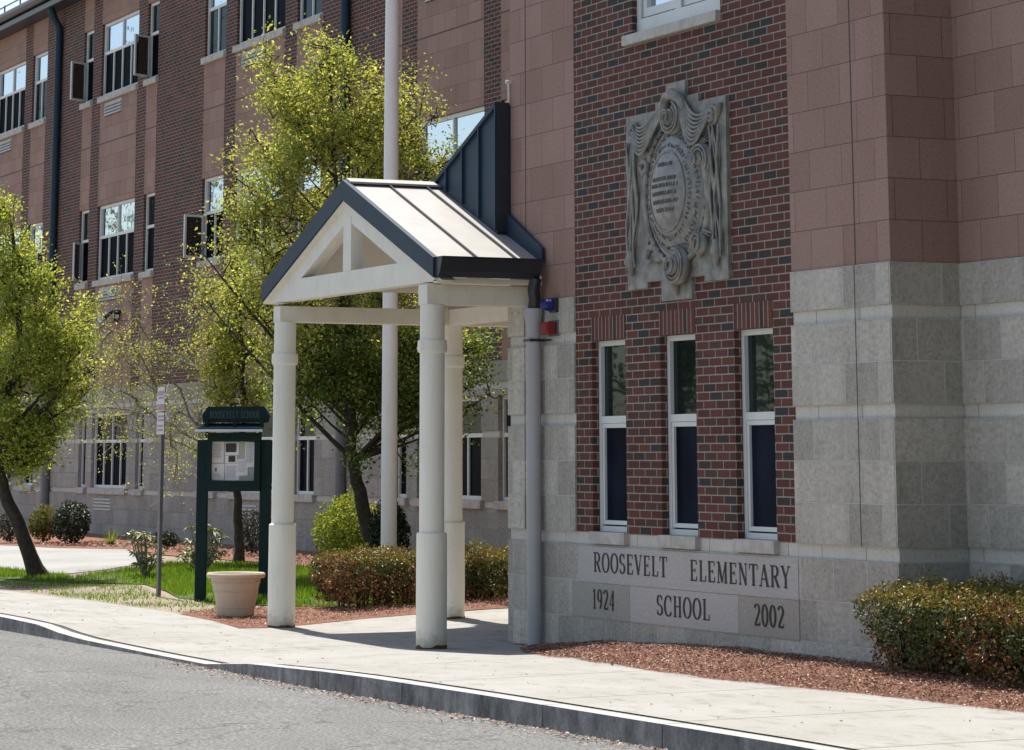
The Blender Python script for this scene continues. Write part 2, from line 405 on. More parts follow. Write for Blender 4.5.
def sheet(name, poly, zf, mat, parent=None, kind='structure', step=.6, rng=(-30, 14, -4, 8), bumpy=0.):
    bm = bmesh.new(); bm.faces.new([bm.verts.new((x, y, 0)) for x, y in poly])
    def cut(ax, val):
        co = (val, 0, 0) if ax == 0 else (0, val, 0); no = (1, 0, 0) if ax == 0 else (0, 1, 0)
        bmesh.ops.bisect_plane(bm, geom=bm.verts[:]+bm.edges[:]+bm.faces[:], plane_co=co, plane_no=no, dist=1e-5)
    xs = [p[0] for p in poly]; ys = [p[1] for p in poly]
    x = max(min(xs), rng[0])
    while x < min(max(xs), rng[1]): cut(0, x+.013); x += step
    y = max(min(ys), rng[2])
    while y < min(max(ys), rng[3]): cut(1, y+.017); y += step
    for v in bm.verts:
        b = bumpy*(noise.noise(Vector((v.co.x*1.7, v.co.y*1.7, 3.1)))+.5*noise.noise(Vector((v.co.x*5, v.co.y*5, .1)))) if bumpy else 0
        v.co.z = zf(v.co.x, v.co.y)+b
    bmesh.ops.recalc_face_normals(bm, faces=bm.faces[:])
    if sum(f.normal.z for f in bm.faces) < 0: bmesh.ops.reverse_faces(bm, faces=bm.faces[:])
    me = bpy.data.meshes.new(name); bm.to_mesh(me); bm.free(); me.materials.append(mat)
    o = bpy.data.objects.new(name, me); S.collection.objects.link(o); tag(o, kind=kind)
    return o

YM = 6.587
sheet('ground', [(-400, -400), (400, -400), (400, 400), (-400, 400)], lambda x, y: -.32, M['dirt'], rng=(0, 0, 0, 0))
sheet('road', [(-120, -30), (60, -30), (60, YK+.05), (-120, YK+.05)], lambda x, y: zroad(x)-.012*min(max(YK-y, 0), 6), M['asphalt'], rng=(-14, 14, -12, -3), step=1.)
SWB = [(-60, -1.45), (-13.5, -1.40), (-11.7, -1.27), (-10.1, -1.15), (-7.3, -1.13), (-5.9, -1.22), (-4.55, -1.42), (-4.5, -1.2), (-4.8, -.7), (-5.18, -.23), (-5.4, .3), (-5.35, .95),
       (-5.2, 2.2), (-5.2, YM-.05), (-1.33, YM-.05), (-1.33, .1), (40, .1)]
sheet('sidewalk', [(40, YK+.235), (-60, YK+.235)]+SWB, zwalk, M['concrete'])
sheet('yard', [(-60, -2.3), (-3.6, -2.3), (-3.6, YM-.02), (-60, YM-.02)], lambda x, y: zg(x, y)-.012, M['dirt'], bumpy=.005)
LAWN = [(-15.6, -.1), (-13.8, .6), (-12.2, .35), (-10.6, .0), (-9.3, .05), (-8.4, .25), (-7.5, .6), (-7.2, 1.4), (-7.4, 3.4), (-13, 4.2), (-17.6, 4.0), (-18.6, 2.6), (-17.3, 1.4), (-16.6, .7)]
sheet('lawn', LAWN, lambda x, y: zg(x, y)+.000, M['lawn'], bumpy=.004)
LAWN2 = [(-30, -.6), (-16.9, -.5), (-15.6, -.15), (-16.0, .35), (-17.3, .55), (-30, -.25)]
sheet('lawn_strip', LAWN2, lambda x, y: zg(x, y)+.000, M['lawn'], bumpy=.006)
PATH = [(-60, .2), (-30, -.2), (-17.4, .6), (-17.7, 1.25), (-19.0, 2.45), (-23, 3.6), (-25.4, 4.1), (-26.4, 3.2), (-28.6, 2.7), (-60, 2.7)]
sheet('path', PATH, lambda x, y: zg(x, y)-.003, M['pathasphalt'])
MB1 = [(-60, 2.7), (-28.6, 2.7), (-26.4, 3.2), (-25.4, 4.1), (-23, 3.65), (-18.8, 4.0), (-13, 4.2), (-7.4, 3.45), (-5.25, 3.0), (-5.25, YM-.03), (-60, YM-.03)]
mulch_a = sheet('mulch_bed', MB1, lambda x, y: zg(x, y)+.001, M['mulch'], bumpy=.006)
MB2 = [(-7.2, -1.16), (-5.9, -1.25), (-4.52, -1.46), (-4.46, -1.2), (-4.76, -.68), (-5.14, -.21), (-5.37, .3), (-5.37, .95), (-5.22, 2.2), (-5.25, 2.98), (-7.36, 3.4), (-7.1, 1.4), (-7.4, .6), (-8.2, -.2), (-7.6, -.9)]
sheet('mulch_bed', MB2, lambda x, y: zg(x, y)+.004, M['mulch'], bumpy=.004)
MB3 = [(-1.32, -.10), (-.55, -.2), (0., -.56), (.8, -.92), (1.73, -1.17), (3.0, -1.33), (4.7, -1.40), (5.7, -1.24), (6.8, -1.13), (8., -1.06), (14, -1.0), (14, .62), (5.05, .62), (5.05, .03), (-1.32, .03)]
def yb3(x): return lerp_tab(x, (-1.32, -.55, 0., .8, 1.73, 3.0, 4.7, 5.7, 6.8, 8., 14.), (-.10, -.2, -.56, -.92, -1.17, -1.33, -1.40, -1.24, -1.13, -1.06, -1.0))
def zm3(x, y):
    t = min(max((y-yb3(x))/.8, 0), 1)
    return zg(x, 0)-.004+.06*t+.012*min(t*5, 1)*noise.noise(Vector((x*2.2, y*2.2, 4.)))
sheet('mulch_bed', MB3, zm3, M['mulch'], step=.2, rng=(-2, 14, -2, 1))
# kerb: granite stones
mb = MB(); x = -60.; k = 0
xs = [-60, -40, -25, -14, -11, -8.6, -6.6]
while xs[-1] < 16: xs.append(xs[-1]+random.choice((1.55, 1.9, 2.2)))
allx = sorted(set(xs+list(KX)))
for a, b in zip(allx, allx[1:]):
    g0 = .014 if a in xs else 0.; y0, y1 = YK, YK+.15
    za, zb_ = zk(a)+.004, zk(b)+.004
    vs = [(a+g0, y0, -.4), (b, y0, -.4), (b, y1, -.4), (a+g0, y1, -.4),
          (a+g0, y0+.012, za), (b, y0+.012, zb_), (b, y1, zb_), (a+g0, y1, za)]
    mb.add(vs, [(3, 2, 1, 0), (4, 5, 6, 7), (0, 1, 5, 4), (1, 2, 6, 5), (2, 3, 7, 6), (3, 0, 4, 7)])
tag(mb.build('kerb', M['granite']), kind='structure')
sheet('kerb_joint', [(-60, YK+.10), (40, YK+.10), (40, YK+.28), (-60, YK+.28)], lambda x, y: zk(x)-.007, M['soil_dark'])

def inpoly(x, y, poly):
    r = False; j = len(poly)-1
    for i in range(len(poly)):
        (xi, yi), (xj, yj) = poly[i], poly[j]
        if (yi > y) != (yj > y) and x < (xj-xi)*(y-yi)/(yj-yi)+xi: r = not r
        j = i
    return r

def leafquad(mb, p, size, col, flat=0., asp=.62):
    d = Vector((random.gauss(0, 1), random.gauss(0, 1), random.gauss(0, 1)*(1-flat))).normalized()
    n = Vector((random.gauss(0, 1), random.gauss(0, 1), random.gauss(0, 1)+flat*3)).normalized()
    s = n.cross(d)
    if s.length < 1e-3: return
    s = s.normalized()*size*asp*.5; d = d*size*.5; m = n*size*.12
    mb.add([p-d, p+s*.9+m, p+d, p-s*.9+m], [(0, 1, 2, 3)]); mb.col.append(col)

# scattered bark chips and grit
mb = MB(); mb.col = []
def chips(poly, n, zf, smin, smax, cols):
    xs = [p[0] for p in poly]; ys = [p[1] for p in poly]; c = 0
    while c < n:
        x, y = random.uniform(min(xs), max(xs)), random.uniform(min(ys), max(ys))
        if not inpoly(x, y, poly): continue
        c += 1
        leafquad(mb, Vector((x, y, zf(x, y)+.012+random.random()*.012)), random.uniform(smin, smax), random.choice(cols), .75, .45)
CH = [(.33, .17, .11), (.27, .12, .08), (.20, .09, .06), (.42, .29, .21), (.12, .055, .04), (.31, .15, .10)]
chips([(p[0], p[1]) for p in MB3 if p[0] < 10]+[(9.5, -1.0), (9.5, .6)] if False else [(-1.3, -.08), (-.55, -.2), (0., -.56), (.8, -.92), (1.73, -1.17), (3.0, -1.33), (4.7, -1.40), (5.7, -1.24), (6.8, -1.13), (9., -1.08), (9, 0), (5, 0)], 32000, zm3, .010, .032, CH)
chips(MB2, 9000, lambda x, y: zg(x, y)+.004, .012, .034, CH)
chips([(-60+31, 2.9), (-26.4, 3.3), (-25.4, 4.2), (-18.8, 4.1), (-13, 4.3), (-7.4, 3.6), (-7.4, 5.5), (-29, 5.5)], 5000, lambda x, y: zg(x, y)+.014, .03, .08, CH)
tag(mb.build('mulch_chips', M['mulchchip']), kind='stuff', label='loose red brown bark chips lying over the planting beds', cat='mulch')
mb = MB(); mb.col = []
for i in range(2400):
    x = random.uniform(-.6, 9.); y = YK-abs(random.gauss(0, .11))-.01
    leafquad(mb, Vector((x, y, zroad(x)+.008)), random.choice((.008, .012, .016, .022, .03)), random.choice(CH+[(.5, .45, .38), (.4, .33, .26)]), .85, .6)
for i in range(180):
    x = random.uniform(-10, 9.); y = random.uniform(YK+.2, -1.5)
    leafquad(mb, Vector((x, y, zwalk(x, y)+.006)), random.uniform(.01, .03), random.choice(CH), .85, .6)
tag(mb.build('gutter_litter', M['mulchchip']), kind='stuff', label='leaf litter and grit along the foot of the kerb', cat='litter')
# grass blades
mb = MB(); mb.col = []
def blades(poly, n, h0, h1):
    xs = [p[0] for p in poly]; ys = [p[1] for p in poly]; c = 0; tries = 0
    while c < n and tries < n*20:
        tries += 1
        x, y = random.uniform(min(xs), max(xs)), random.uniform(min(ys), max(ys))
        if not inpoly(x, y, poly): continue
        q = noise.noise(Vector((x*.9, y*.9, 7.)))+.5*noise.noise(Vector((x*3, y*3, 2.)))
        if q < -.12 and random.random() < .85: continue
        c += 1; h = random.uniform(h0, h1); a = random.uniform(0, 6.283); ww = .006
        z = zg(x, y); ln = h*random.uniform(.1, .6); b = random.uniform(0, 6.283)
        t = Vector((x+math.cos(b)*ln, y+math.sin(b)*ln, z+h))
        mb.add([(x-math.cos(a)*ww, y-math.sin(a)*ww, z), (x+math.cos(a)*ww, y+math.sin(a)*ww, z), t], [(0, 1, 2)])
        g = random.random(); mb.col.append(random.choice(((.085+.06*g, .185+.09*g, .02), (.10+.06*g, .20+.09*g, .022), (.13+.06*g, .19+.06*g, .03))))
blades(LAWN, 30000, .03, .085); blades(LAWN2, 7000, .03, .08)
blades([(-16, -1.3), (-7.5, -1.05), (-7.0, -.4), (-8.4, .1), (-10.6, -.2), (-13.8, .5), (-16, 0)], 3200, .015, .05)
blades([(-8.2, .2), (-7.2, .2), (-6.2, 1.2), (-7, 2.5), (-8, 2)], 1500, .03, .07)
tag(mb.build('grass', M['leaf']), kind='stuff', label='short bright green grass of the patchy front lawn', cat='grass')

# ------------------------------------------------------------------ school building
ZB = .8905
LAD = [(-.4303, .7888, 'stone'), (.7888, ZB, 'band'), (ZB, 1.8049, 'stone'), (1.8049, 1.9065, 'band'), (1.9065, 2.5161, 'stone'), (2.5161, 2.6177, 'band'), (2.6177, 2.9225, 'stone')]
H = 12.0
bld = thing('school_building', 'long brick and pink block school building with grey stone base and projecting entrance pavilion', 'building', (0, 0, 0))
def stone(mbs, mbb, x0, x1, yf, thick, openings, groups=LAD, axis='y', z_hi=9.):
    for z0, z1, kind in groups:
        if kind == 'stone': wall_cells(mbs, x0, x1, z0, z1, yf-.018, yf+thick, openings, (.11, z0 if z0 > -.4 else z0))
        else: wall_cells(mbb, x0, x1, z0+.001, z1-.001, yf+.006, yf+thick, openings, (.07, z0-.05))
# --- pavilion front
W3 = [(.31, .935), (1.56, 2.162), (2.795, 3.398)]
mbs, mbb = MB(), MB()
stone(mbs, mbb, -1.355, 0., 0., .3, [], LAD)
stone(mbs, mbb, 0., 3.70, 0., .3, [], LAD[:1])
mbb.box(0, 3.70, .004, .3, .7898, ZB-.001, (.2, .75))
stone(mbs, mbb, 3.70, 5.08, 0., .3, [], LAD)
# recessed bay to the right
stone(mbs, mbb, 5.056, 14., .6, .3, [], LAD)
# the return face between
for z0, z1, kd in LAD:
    if kd == 'stone': mbs.box(5.082, 5.098, -.016, .60, z0, z1, (.2, z0))
    else: mbb.box(5.06, 5.075, .012, .60, z0+.001, z1-.001, (.3, z0-.05))
# left flank facing the wing
for z0, z1, kd in LAD:
    if kd == 'stone': mbs.box(-1.373, -1.355, -.016, YM, z0, z1, (.2, z0))
    else: mbb.box(-1.349, -1.335, .012, YM, z0+.001, z1-.001, (.3, z0-.05))
for bx in ((-1.34, -.002, -.004, .3, 2.9225, H, (.03, 2.9225)), (3.702, 5.085, -.004, .3, 2.9225, H, (.12, 2.9225)), (5.0852, 5.0902, -.003, .6, 2.9225, H, (.05, 2.9225)),
           (5.092, 14., .597, .9, 2.9225, H, (.12, 2.9225)), (-1.338, -1.10, .3, YM, 2.9225, H, (.12, 2.9225))):
    pp = MB().box(*bx).build('pink_block_panel', M['pink'], bld)
    for x in (-1.0, 4.62):
        if bx[0] < x < bx[1] and bx[2] < 0:
            MB().box(x-.006, x+.006, -.0065, -.004, 2.9225, H).box(x-.004, x+.004, -.0205, -.0185, ZB, 2.9225).build('control_joint', M['caulk'], pp)
# brick field with openings
TOPW = (1.125, 2.665, 5.10, 6.65)
op = [(a, b, ZB, 2.522) for a, b in W3]+[TOPW]
mbk = MB(); wall_cells(mbk, 0., 3.70, ZB, H, 0., .3, op, (.05, ZB))
mbk.build('brick_panel', M['brick'], bld)
for a, b in W3:
    MB().box(a-.002, b+.002, -.005, .1, 2.523, 2.725, (a, 2.523)).build('brick_lintel', M['soldier'], bld)

def window(x0, x1, z0, zt, z1, y, yp, cols_up, cols_lo, up='pane_sky', lo='pane_dark', fr=.05, sill=None, inset_lo=True, sash=None):
    f = MB()
    f.box(x0, x0+fr, y, yp+.03, z0, z1); f.box(x1-fr, x1, y, yp+.03, z0, z1)
    f.box(x0+fr, x1-fr, y, yp+.03, z1-fr, z1); f.box(x0+fr, x1-fr, y, yp+.03, z0, z0+fr)
    f.box(x0+fr, x1-fr, y+.003, yp+.03, zt-.03, zt+.03)
    for n, a, b in ((cols_up, zt+.03, z1-fr), (cols_lo, z0+fr, zt-.03)):
        for i in range(1, n):
            x = x0+fr+(x1-x0-2*fr)*i/n; f.box(x-.022, x+.022, y+.006, yp+.03, a, b)
    w_ = f.build('window', M['white'], bld)
    MB().add([(x0+fr*.5, yp, zt), (x1-fr*.5, yp, zt), (x1-fr*.5, yp, z1-fr*.5), (x0+fr*.5, yp, z1-fr*.5)], [(0, 1, 2, 3)]).build('upper_pane', M[up], w_)
    MB().add([(x0+fr*.5, yp-.004, z0+fr*.5), (x1-fr*.5, yp-.004, z0+fr*.5), (x1-fr*.5, yp-.004, zt), (x0+fr*.5, yp-.004, zt)], [(0, 1, 2, 3)]).build('lower_pane', M[lo], w_)
    if sill:
        MB().box(*sill).build('sill', M['sill'], w_, bevel=.008)
    return w_
for i, (a, b) in enumerate(W3):
    w_ = window(a+.002, b-.002, ZB+.012, 1.845, 2.52, .065, .10, 1, 1, 'pane_dim', 'pane_blue', .045)
    MB().box(a-.0, b+.03, -.05, .1, .80, ZB+.010).build('sill', M['sill'], w_, bevel=.006)
    # inner sash rails
    f = MB(); f.box(a+.05, b-.05, .074, .098, 1.775, 1.812); f.box(a+.05, b-.05, .074, .098, ZB+.07, ZB+.105); f.box(a+.05, a+.082, .074, .098, ZB+.107, 1.773)
    f.build('sash', M['white'], w_)
x0, x1, z0, z1 = TOPW
f = MB(); fr = .07
f.box(x0, x0+fr, .05, .14, z0+.02, z1); f.box(x1-fr, x1, .05, .14, z0+.02, z1); f.box(x0+fr, x1-fr, .05, .14, z1-fr, z1); f.box(x0+fr, x1-fr, .05, .14, z0+.02, z0+.15)
xm = (x0+x1)/2-.03; f.box(xm-.05, xm+.05, .05, .14, z0+.15, z1-fr)
w_ = f.build('window', M['white'], bld)
for a, b in ((x0+fr, xm-.05), (xm+.05, x1-fr)):
    g = MB(); t = .075
    g.box(a+.012, a+t, .07, .13, z0+.165, z1-fr-.012); g.box(b-t, b-.012, .07, .13, z0+.165, z1-fr-.012); g.box(a+t, b-t, .07, .13, z0+.165, z0+.165+t); g.box(a+t, b-t, .07, .13, z1-fr-t, z1-fr-.012)
    sh = g.build('sash', M['white'], w_)
    MB().add([(a, .115, z0+.15), (b, .115, z0+.15), (b, .115, z1-fr), (a, .115, z1-fr)], [(0, 1, 2, 3)]).build('pane', M['pane_sky'], w_)
MB().box(x0-.11, x1+.005, -.05, .1, 5.03, 5.118).build('sill', M['sill'], w_, bevel=.006)

# --- main wing
wide = [-42.91, -34.385, -25.86, -17.335]; nw = [1.2, .70, 1.2, .70]
XL, XR = -62., -1.39
mbk = MB(); gfop = []
ZW = {0: (.90, 1.845, 2.42), 1: (5.19, 6.10, 6.77), 2: (9.11, 10.05, 10.70)}
cols = []   # (x0,x1,kind)
for c, n in zip([wide[0]-8.525]+wide, [.7]+nw):
    cols += [(c-1.27-.61-n, c-1.27-.61, 'n'), (c-1.27, c+1.27, 'w'), (c+1.27+.61, c+1.27+.61+n, 'n')]
cols.sort()
cur = XL
for a, b, k_ in cols:
    mbk.box(cur, a, YM, YM+.3, 2.9225, 11.6, (.05, ZB)); cur = b
mbk.box(cur, -1.39, YM, YM+.3, 2.9225, 11.6, (.05, ZB))
mbk.build('brick_wall', M['brick'], bld)
for a, b, k_ in cols:
    for z0, z1 in ((2.9225, 5.08), (6.77, 9.0), (10.70, 11.6)):
        pp = MB().box(a+.003, b-.003, YM-.006, YM+.3, z0, z1, (a+.15, 2.9225)).build('pink_block_panel', M['pink'], bld)
        for z in (8.09, 4.27):
            if z0 < z < z1: MB().box(a+.003, b-.003, YM-.009, YM-.006, z-.008, z+.008).build('control_joint', M['caulk'], pp)
gf = []
for c, n in zip([wide[0]-8.525]+wide, [.7]+nw):
    gf.append((c-1.19, c+1.19, 'w')); gf.append((c-1.27-.61-n+.1 if n > 1 else c-2.10, c-1.27-.61-.12 if n > 1 else c-1.60, 'n')); gf.append((c+1.27+.61+.12 if n > 1 else c+1.78, c+1.27+.61+n-.1 if n > 1 else c+2.26, 'n'))
mbs.build('stone_base', M['stone'], bld); mbs = MB()
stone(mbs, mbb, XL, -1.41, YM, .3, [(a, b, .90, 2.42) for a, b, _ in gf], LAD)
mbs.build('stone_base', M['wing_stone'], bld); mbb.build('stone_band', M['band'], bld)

def open_sash(w_, hx, y, z0, z1, width, ang):
    c, s = math.cos(ang), -math.sin(ang)
    def P(a, d, z): return (hx+c*a-s*d*0+s*0+(-s)*0+math.sin(ang)*d*0+a*0+d*math.sin(ang), y+s*a+d*c*1.0, z)
    def bx(mb_, a0, a1, d0, d1, q0, q1):
        vs = [P(a, d, z) for z in (q0, q1) for d in (d0, d1) for a in (a0, a1)]
        mb_.add(vs, [(0, 2, 3, 1), (4, 5, 7, 6), (0, 1, 5, 4), (2, 6, 7, 3), (0, 4, 6, 2), (1, 3, 7, 5)])
    f = MB(); t = .04
    bx(f, 0, t, -.02, .02, z0, z1); bx(f, width-t, width, -.02, .02, z0, z1); bx(f, t, width-t, -.02, .02, z0, z0+t); bx(f, t, width-t, -.02, .02, z1-t, z1)
    o = f.build('open_sash', M['white'], w_)
    f2 = MB(); bx(f2, t, width-t, -.004, .004, z0+t, z1-t)
    f2.build('open_sash_pane', M['pane_clear'], w_)

for li, (z0, zt, z1) in ZW.items():
    src = gf if li == 0 else cols
    for a, b, k_ in src:
        if k_ == 'w':
            up = 'pane_sky' if li else 'pane_dim'
            w_ = window(a+.01, b-.01, z0, zt, z1-.005, YM+.05, YM+.09, 2, 4, up, 'pane_dark', .06,
                        (a-.06, b+.06, YM-.07, YM+.1, z0-.125, z0-.001))
            zc = z0-.17; xv = (a+b)/2-.4
            f = MB(); f.box(xv-.55, xv+.65, YM-.012, YM, zc-.27, zc)
            for q in range(4):
                zz = zc-.03-q*.066
                f.add([(xv-.53, YM-.03, zz-.04), (xv+.63, YM-.03, zz-.04), (xv+.63, YM-.012, zz), (xv-.53, YM-.012, zz), (xv-.53, YM-.03, zz-.048), (xv+.63, YM-.03, zz-.048)],
                      [(0, 1, 2, 3), (4, 5, 1, 0)])
            lv = f.build('louver_vent', M['vent'], bld)
            f = MB()
            for q in range(4): zz = zc-.03-q*.066; f.box(xv-.53, xv+.63, YM-.0145, YM-.012, zz-.066+.004, zz-.045)
            f.build('louver_gap', M['caulk'], lv)
        else:
            big = (b-a) > .9
            up = 'pane_dim' if li == 0 or not big else 'pane_sky'
            w_ = window(a+.01, b-.01, z0, zt, z1-.005, YM+.05, YM+.09, 1, 2 if big else 1, up, 'pane_dark' if not (li == 2 and big) else 'pane_dim', .055,
                        (a-.05, b+.05, YM-.07, YM+.1, z0-.125, z0-.001))
            if li == 2 and abs((a+b)/2+34.385) < 3: open_sash(w_, a+.03, YM+.03, z0+.06, zt-.03, .44, R_(62))
            if li == 1 and a < -35 and a > -38: open_sash(w_, a+.03, YM+.03, z0+.06, zt-.03, .40, R_(38))
            if li == 1 and -30 < a < -28: open_sash(w_, a+.03, YM+.03, z0+.06, zt-.03, .42, R_(80))
# eaves, gutter, snow rail, flat roof
MB().box(XL, -1.41, YM-.42, YM+.3, 11.46, 11.60).box(XL, -1.41, YM-.34, YM+.3, 11.602, 11.9).build('eave_fascia', M['black_metal'], bld, bevel=.02)
mb = MB(); mb.tube([(XL, YM-.43, 11.74), (XL+30, YM-.43, 11.74), (-1.45, YM-.43, 11.74)], .11, 12); mb.build('eave_gutter', M['black_metal'], bld)
MB().box(XL, -1.0, YM+.3, 22, 11.4, 11.88).box(-1.33, 14, .32, 22, 11.9, 12.02).build('flat_roof', M['caulk'], bld)
mb = MB(); mb.tube([(XL, YM-.3, 12.07), (-20, YM-.3, 12.07)], .018, 6)
x = XL+.5
while x < -20: mb.tube([(x, YM-.3, 11.88), (x, YM-.3, 12.1)], .022, 6); x += 1.35
mb.build('snow_rail', M['galv'], bld)
MB().box(XL, XL+.3, YM+.3, 22, -.3, 11.4).box(13.7, 14, .9, 22, -.3, 11.9).box(XL, 14, 22, 22.3, -.3, 11.9).build('rear_wall', M['brick'], bld)
for xd in (-38.65, -21.5):
    mb = MB(); mb.tube([(xd, YM-.30, 11.62), (xd, YM-.30, 11.45), (xd, YM-.22, 11.25), (xd, YM-.10, 11.05), (xd, YM-.09, 10.9), (xd, YM-.09, 2.95)], .085, 10)
    mb.build('downspout', M['navy'], bld)
    mb = MB(); mb.tube([(xd+.0, YM-.10, 2.95), (xd, YM-.10, -.1)], .10, 10); mb.build('downspout_boot', M['wing_ds'], bld)

# --- wall lamp on the wing
LX, LZ = -34.0, 4.33
lamp = thing('wall_light', 'black hooded floodlight on the pink panel under a second floor louver', 'wall light', (LX, YM, LZ))
mb = MB(); mb.prism([(YM-.008, LZ+.10), (YM-.008, LZ+.16), (YM-.18, LZ+.16), (YM-.34, LZ+.06), (YM-.42, LZ-.12), (YM-.36, LZ-.12), (YM-.28, LZ+.02), (YM-.16, LZ+.10)], 'x', LX-.22, LX+.18)
mb.build('hood', M['black_metal'], lamp)
MB().prism([(YM-.18, LZ+.163), (YM-.342, LZ+.063), (YM-.425, LZ-.12), (YM-.43, LZ-.11), (YM-.347, LZ+.068), (YM-.18, LZ+.168)], 'x', LX-.215, LX+.175).build('hood_top', M['lamphood'], lamp)
MB().box(LX-.12, LX+.1, YM-.13, YM-.006, LZ-.06, LZ+.098).build('lamp_body', M['black_metal'], lamp, bevel=.01)
MB().box(LX+.101, LX+.135, YM-.11, YM-.03, LZ-.0, LZ+.08).build('lens', M['lampglass'], lamp, bevel=.008)

# ------------------------------------------------------------------ lettering (strokes with serifs)
def glyph(ch):
    """strokes of a classical capital on a unit cap height: (points, width mode) ; returns strokes, advance width"""
    T, t = .15, .06
    def arc(cx, cy, rx, ry, a0, a1, n=22): return [(cx+rx*math.cos(R_(a0+(a1-a0)*i/n)), cy+ry*math.sin(R_(a0+(a1-a0)*i/n))) for i in range(n+1)]
    def sf(x, y, w=.26): return ([(x-w/2, y), (x+w/2, y)], .055)
    A = 'auto'
    if ch == 'O': return [(arc(.36, .5, .30, .48, 0, 360, 36), A)], .74
    if ch == '0': return [(arc(.27, .5, .21, .48, 0, 360, 36), A)], .56
    if ch == 'C': return [(arc(.38, .5, .31, .48, 42, 318, 30), A), ([(.62, .68), (.62, .95)], t), ([(.62, .10), (.62, .26)], t)], .70
    if ch == 'S': return [(arc(.27, .735, .19, .235, 30, 270, 20)+arc(.27, .265, .21, .235, 90, -150, 20), A), ([(.45, .74), (.45, .95)], t), ([(.07, .05), (.07, .27)], t)], .56
    if ch == 'R': return [([(.17, 0), (.17, 1)], T), ([(.17, .965), (.38, .965)]+arc(.38, .735, .19, .23, 90, -90, 16)+[(.17, .505)], A), ([(.36, .5), (.62, .02)], T), sf(.17, .03), sf(.10, .97, .2), sf(.64, .03, .16)], .72
    if ch == 'E': return [([(.17, 0), (.17, 1)], T), ([(.05, .965), (.56, .965)], t), ([(.05, .035), (.58, .035)], t), ([(.17, .51), (.44, .51)], t), ([(.56, .97), (.56, .78)], t), ([(.58, .03), (.58, .24)], t), ([(.44, .42), (.44, .60)], t)], .66
    if ch == 'L': return [([(.17, 0), (.17, 1)], T), ([(.05, .035), (.56, .035)], t), ([(.56, .03), (.56, .27)], t), sf(.17, .97)], .62
    if ch == 'T': return [([(.35, 0), (.35, 1)], T), ([(.04, .965), (.66, .965)], t), ([(.04, .97), (.04, .76)], t), ([(.66, .97), (.66, .76)], t), sf(.35, .03)], .72
    if ch == 'H': return [([(.17, 0), (.17, 1)], T), ([(.60, 0), (.60, 1)], T), ([(.17, .51), (.60, .51)], t), sf(.17, .03), sf(.17, .97), sf(.60, .03), sf(.60, .97)], .78
    if ch == 'V': return [([(.10, 1), (.36, .02)], T), ([(.36, .02), (.60, 1)], t), sf(.09, .97), sf(.60, .97, .22)], .70
    if ch == 'Y': return [([(.10, 1), (.35, .45)], T), ([(.35, .45), (.60, 1)], t), ([(.35, 0), (.35, .47)], T), sf(.10, .97), sf(.60, .97, .22), sf(.35, .03)], .70
    if ch == 'A': return [([(.08, 0), (.35, 1)], t), ([(.35, 1), (.62, 0)], T), ([(.17, .34), (.54, .34)], t), sf(.08, .03, .22), sf(.63, .03)], .72
    if ch == 'N': return [([(.14, 0), (.14, 1)], t), ([(.14, 1), (.60, 0)], T), ([(.60, 0), (.60, 1)], t), sf(.14, .03, .22), sf(.10, .97, .18), sf(.60, .97, .22)], .74
    if ch == 'M': return [([(.13, 0), (.16, 1)], t), ([(.16, 1), (.44, .04)], T), ([(.44, .04), (.70, 1)], t), ([(.72, 1), (.72, 0)], T), sf(.13, .03, .22), sf(.11, .97, .2), sf(.72, .03), sf(.76, .97, .2)], .88
    if ch == '1': return [([(.22, 0), (.22, 1)], T), ([(.22, .98), (.08, .86)], t), sf(.22, .03, .30)], .42
    if ch == '2': return [(arc(.27, .74, .19, .235, 165, -30, 18)+[(.10, .06)], A), ([(.06, .05), (.48, .05)], .10), ([(.48, .03), (.50, .2)], t)], .56
    if ch == '4': return [([(.38, 0), (.38, 1)], T), ([(.38, .98), (.04, .30)], t), ([(.03, .29), (.52, .29)], .07), sf(.38, .03, .26)], .58
    if ch == '9': return [(arc(.27, .68, .20, .29, 0, 360, 28), A), (arc(.20, .55, .27, .52, 12, -78, 14), A)], .56
    return [], .38
def text(mb_, s, x0, x1, zbase, h, y, dirx=1, gap=.10):
    adv = [glyph(c)[1]+gap for c in s]; tot = sum(adv)-gap; sx = (x1-x0)/tot; x = 0; e = 0
    for c, a in zip(s, adv):
        for pts, wd in glyph(c)[0]:
            e += 1; yy = y-.00025*(e % 7)
            n = len(pts); L = []; Rr = []
            for i, p in enumerate(pts):
                q0, q1 = pts[max(i-1, 0)], pts[min(i+1, n-1)]
                dx, dz = (q1[0]-q0[0]), (q1[1]-q0[1]); l_ = math.hypot(dx, dz) or 1; dx /= l_; dz /= l_
                w_ = (.055+.10*abs(dz)**1.5) if wd == 'auto' else wd
                L.append((p[0]-dz*w_/2, p[1]+dx*w_/2)); Rr.append((p[0]+dz*w_/2, p[1]-dx*w_/2))
            for i in range(n-1):
                quad = [L[i], L[i+1], Rr[i+1], Rr[i]]
                mb_.add([(x0+(x+qx)*sx, yy, zbase+qz*h) for qx, qz in quad][::-1], [(0, 1, 2, 3)])
        x += a
sign = thing('engraved_name_sign', 'smooth grey stone panels engraved with the school name and years below the brick panel', 'wall sign', (1.85, 0, .18))
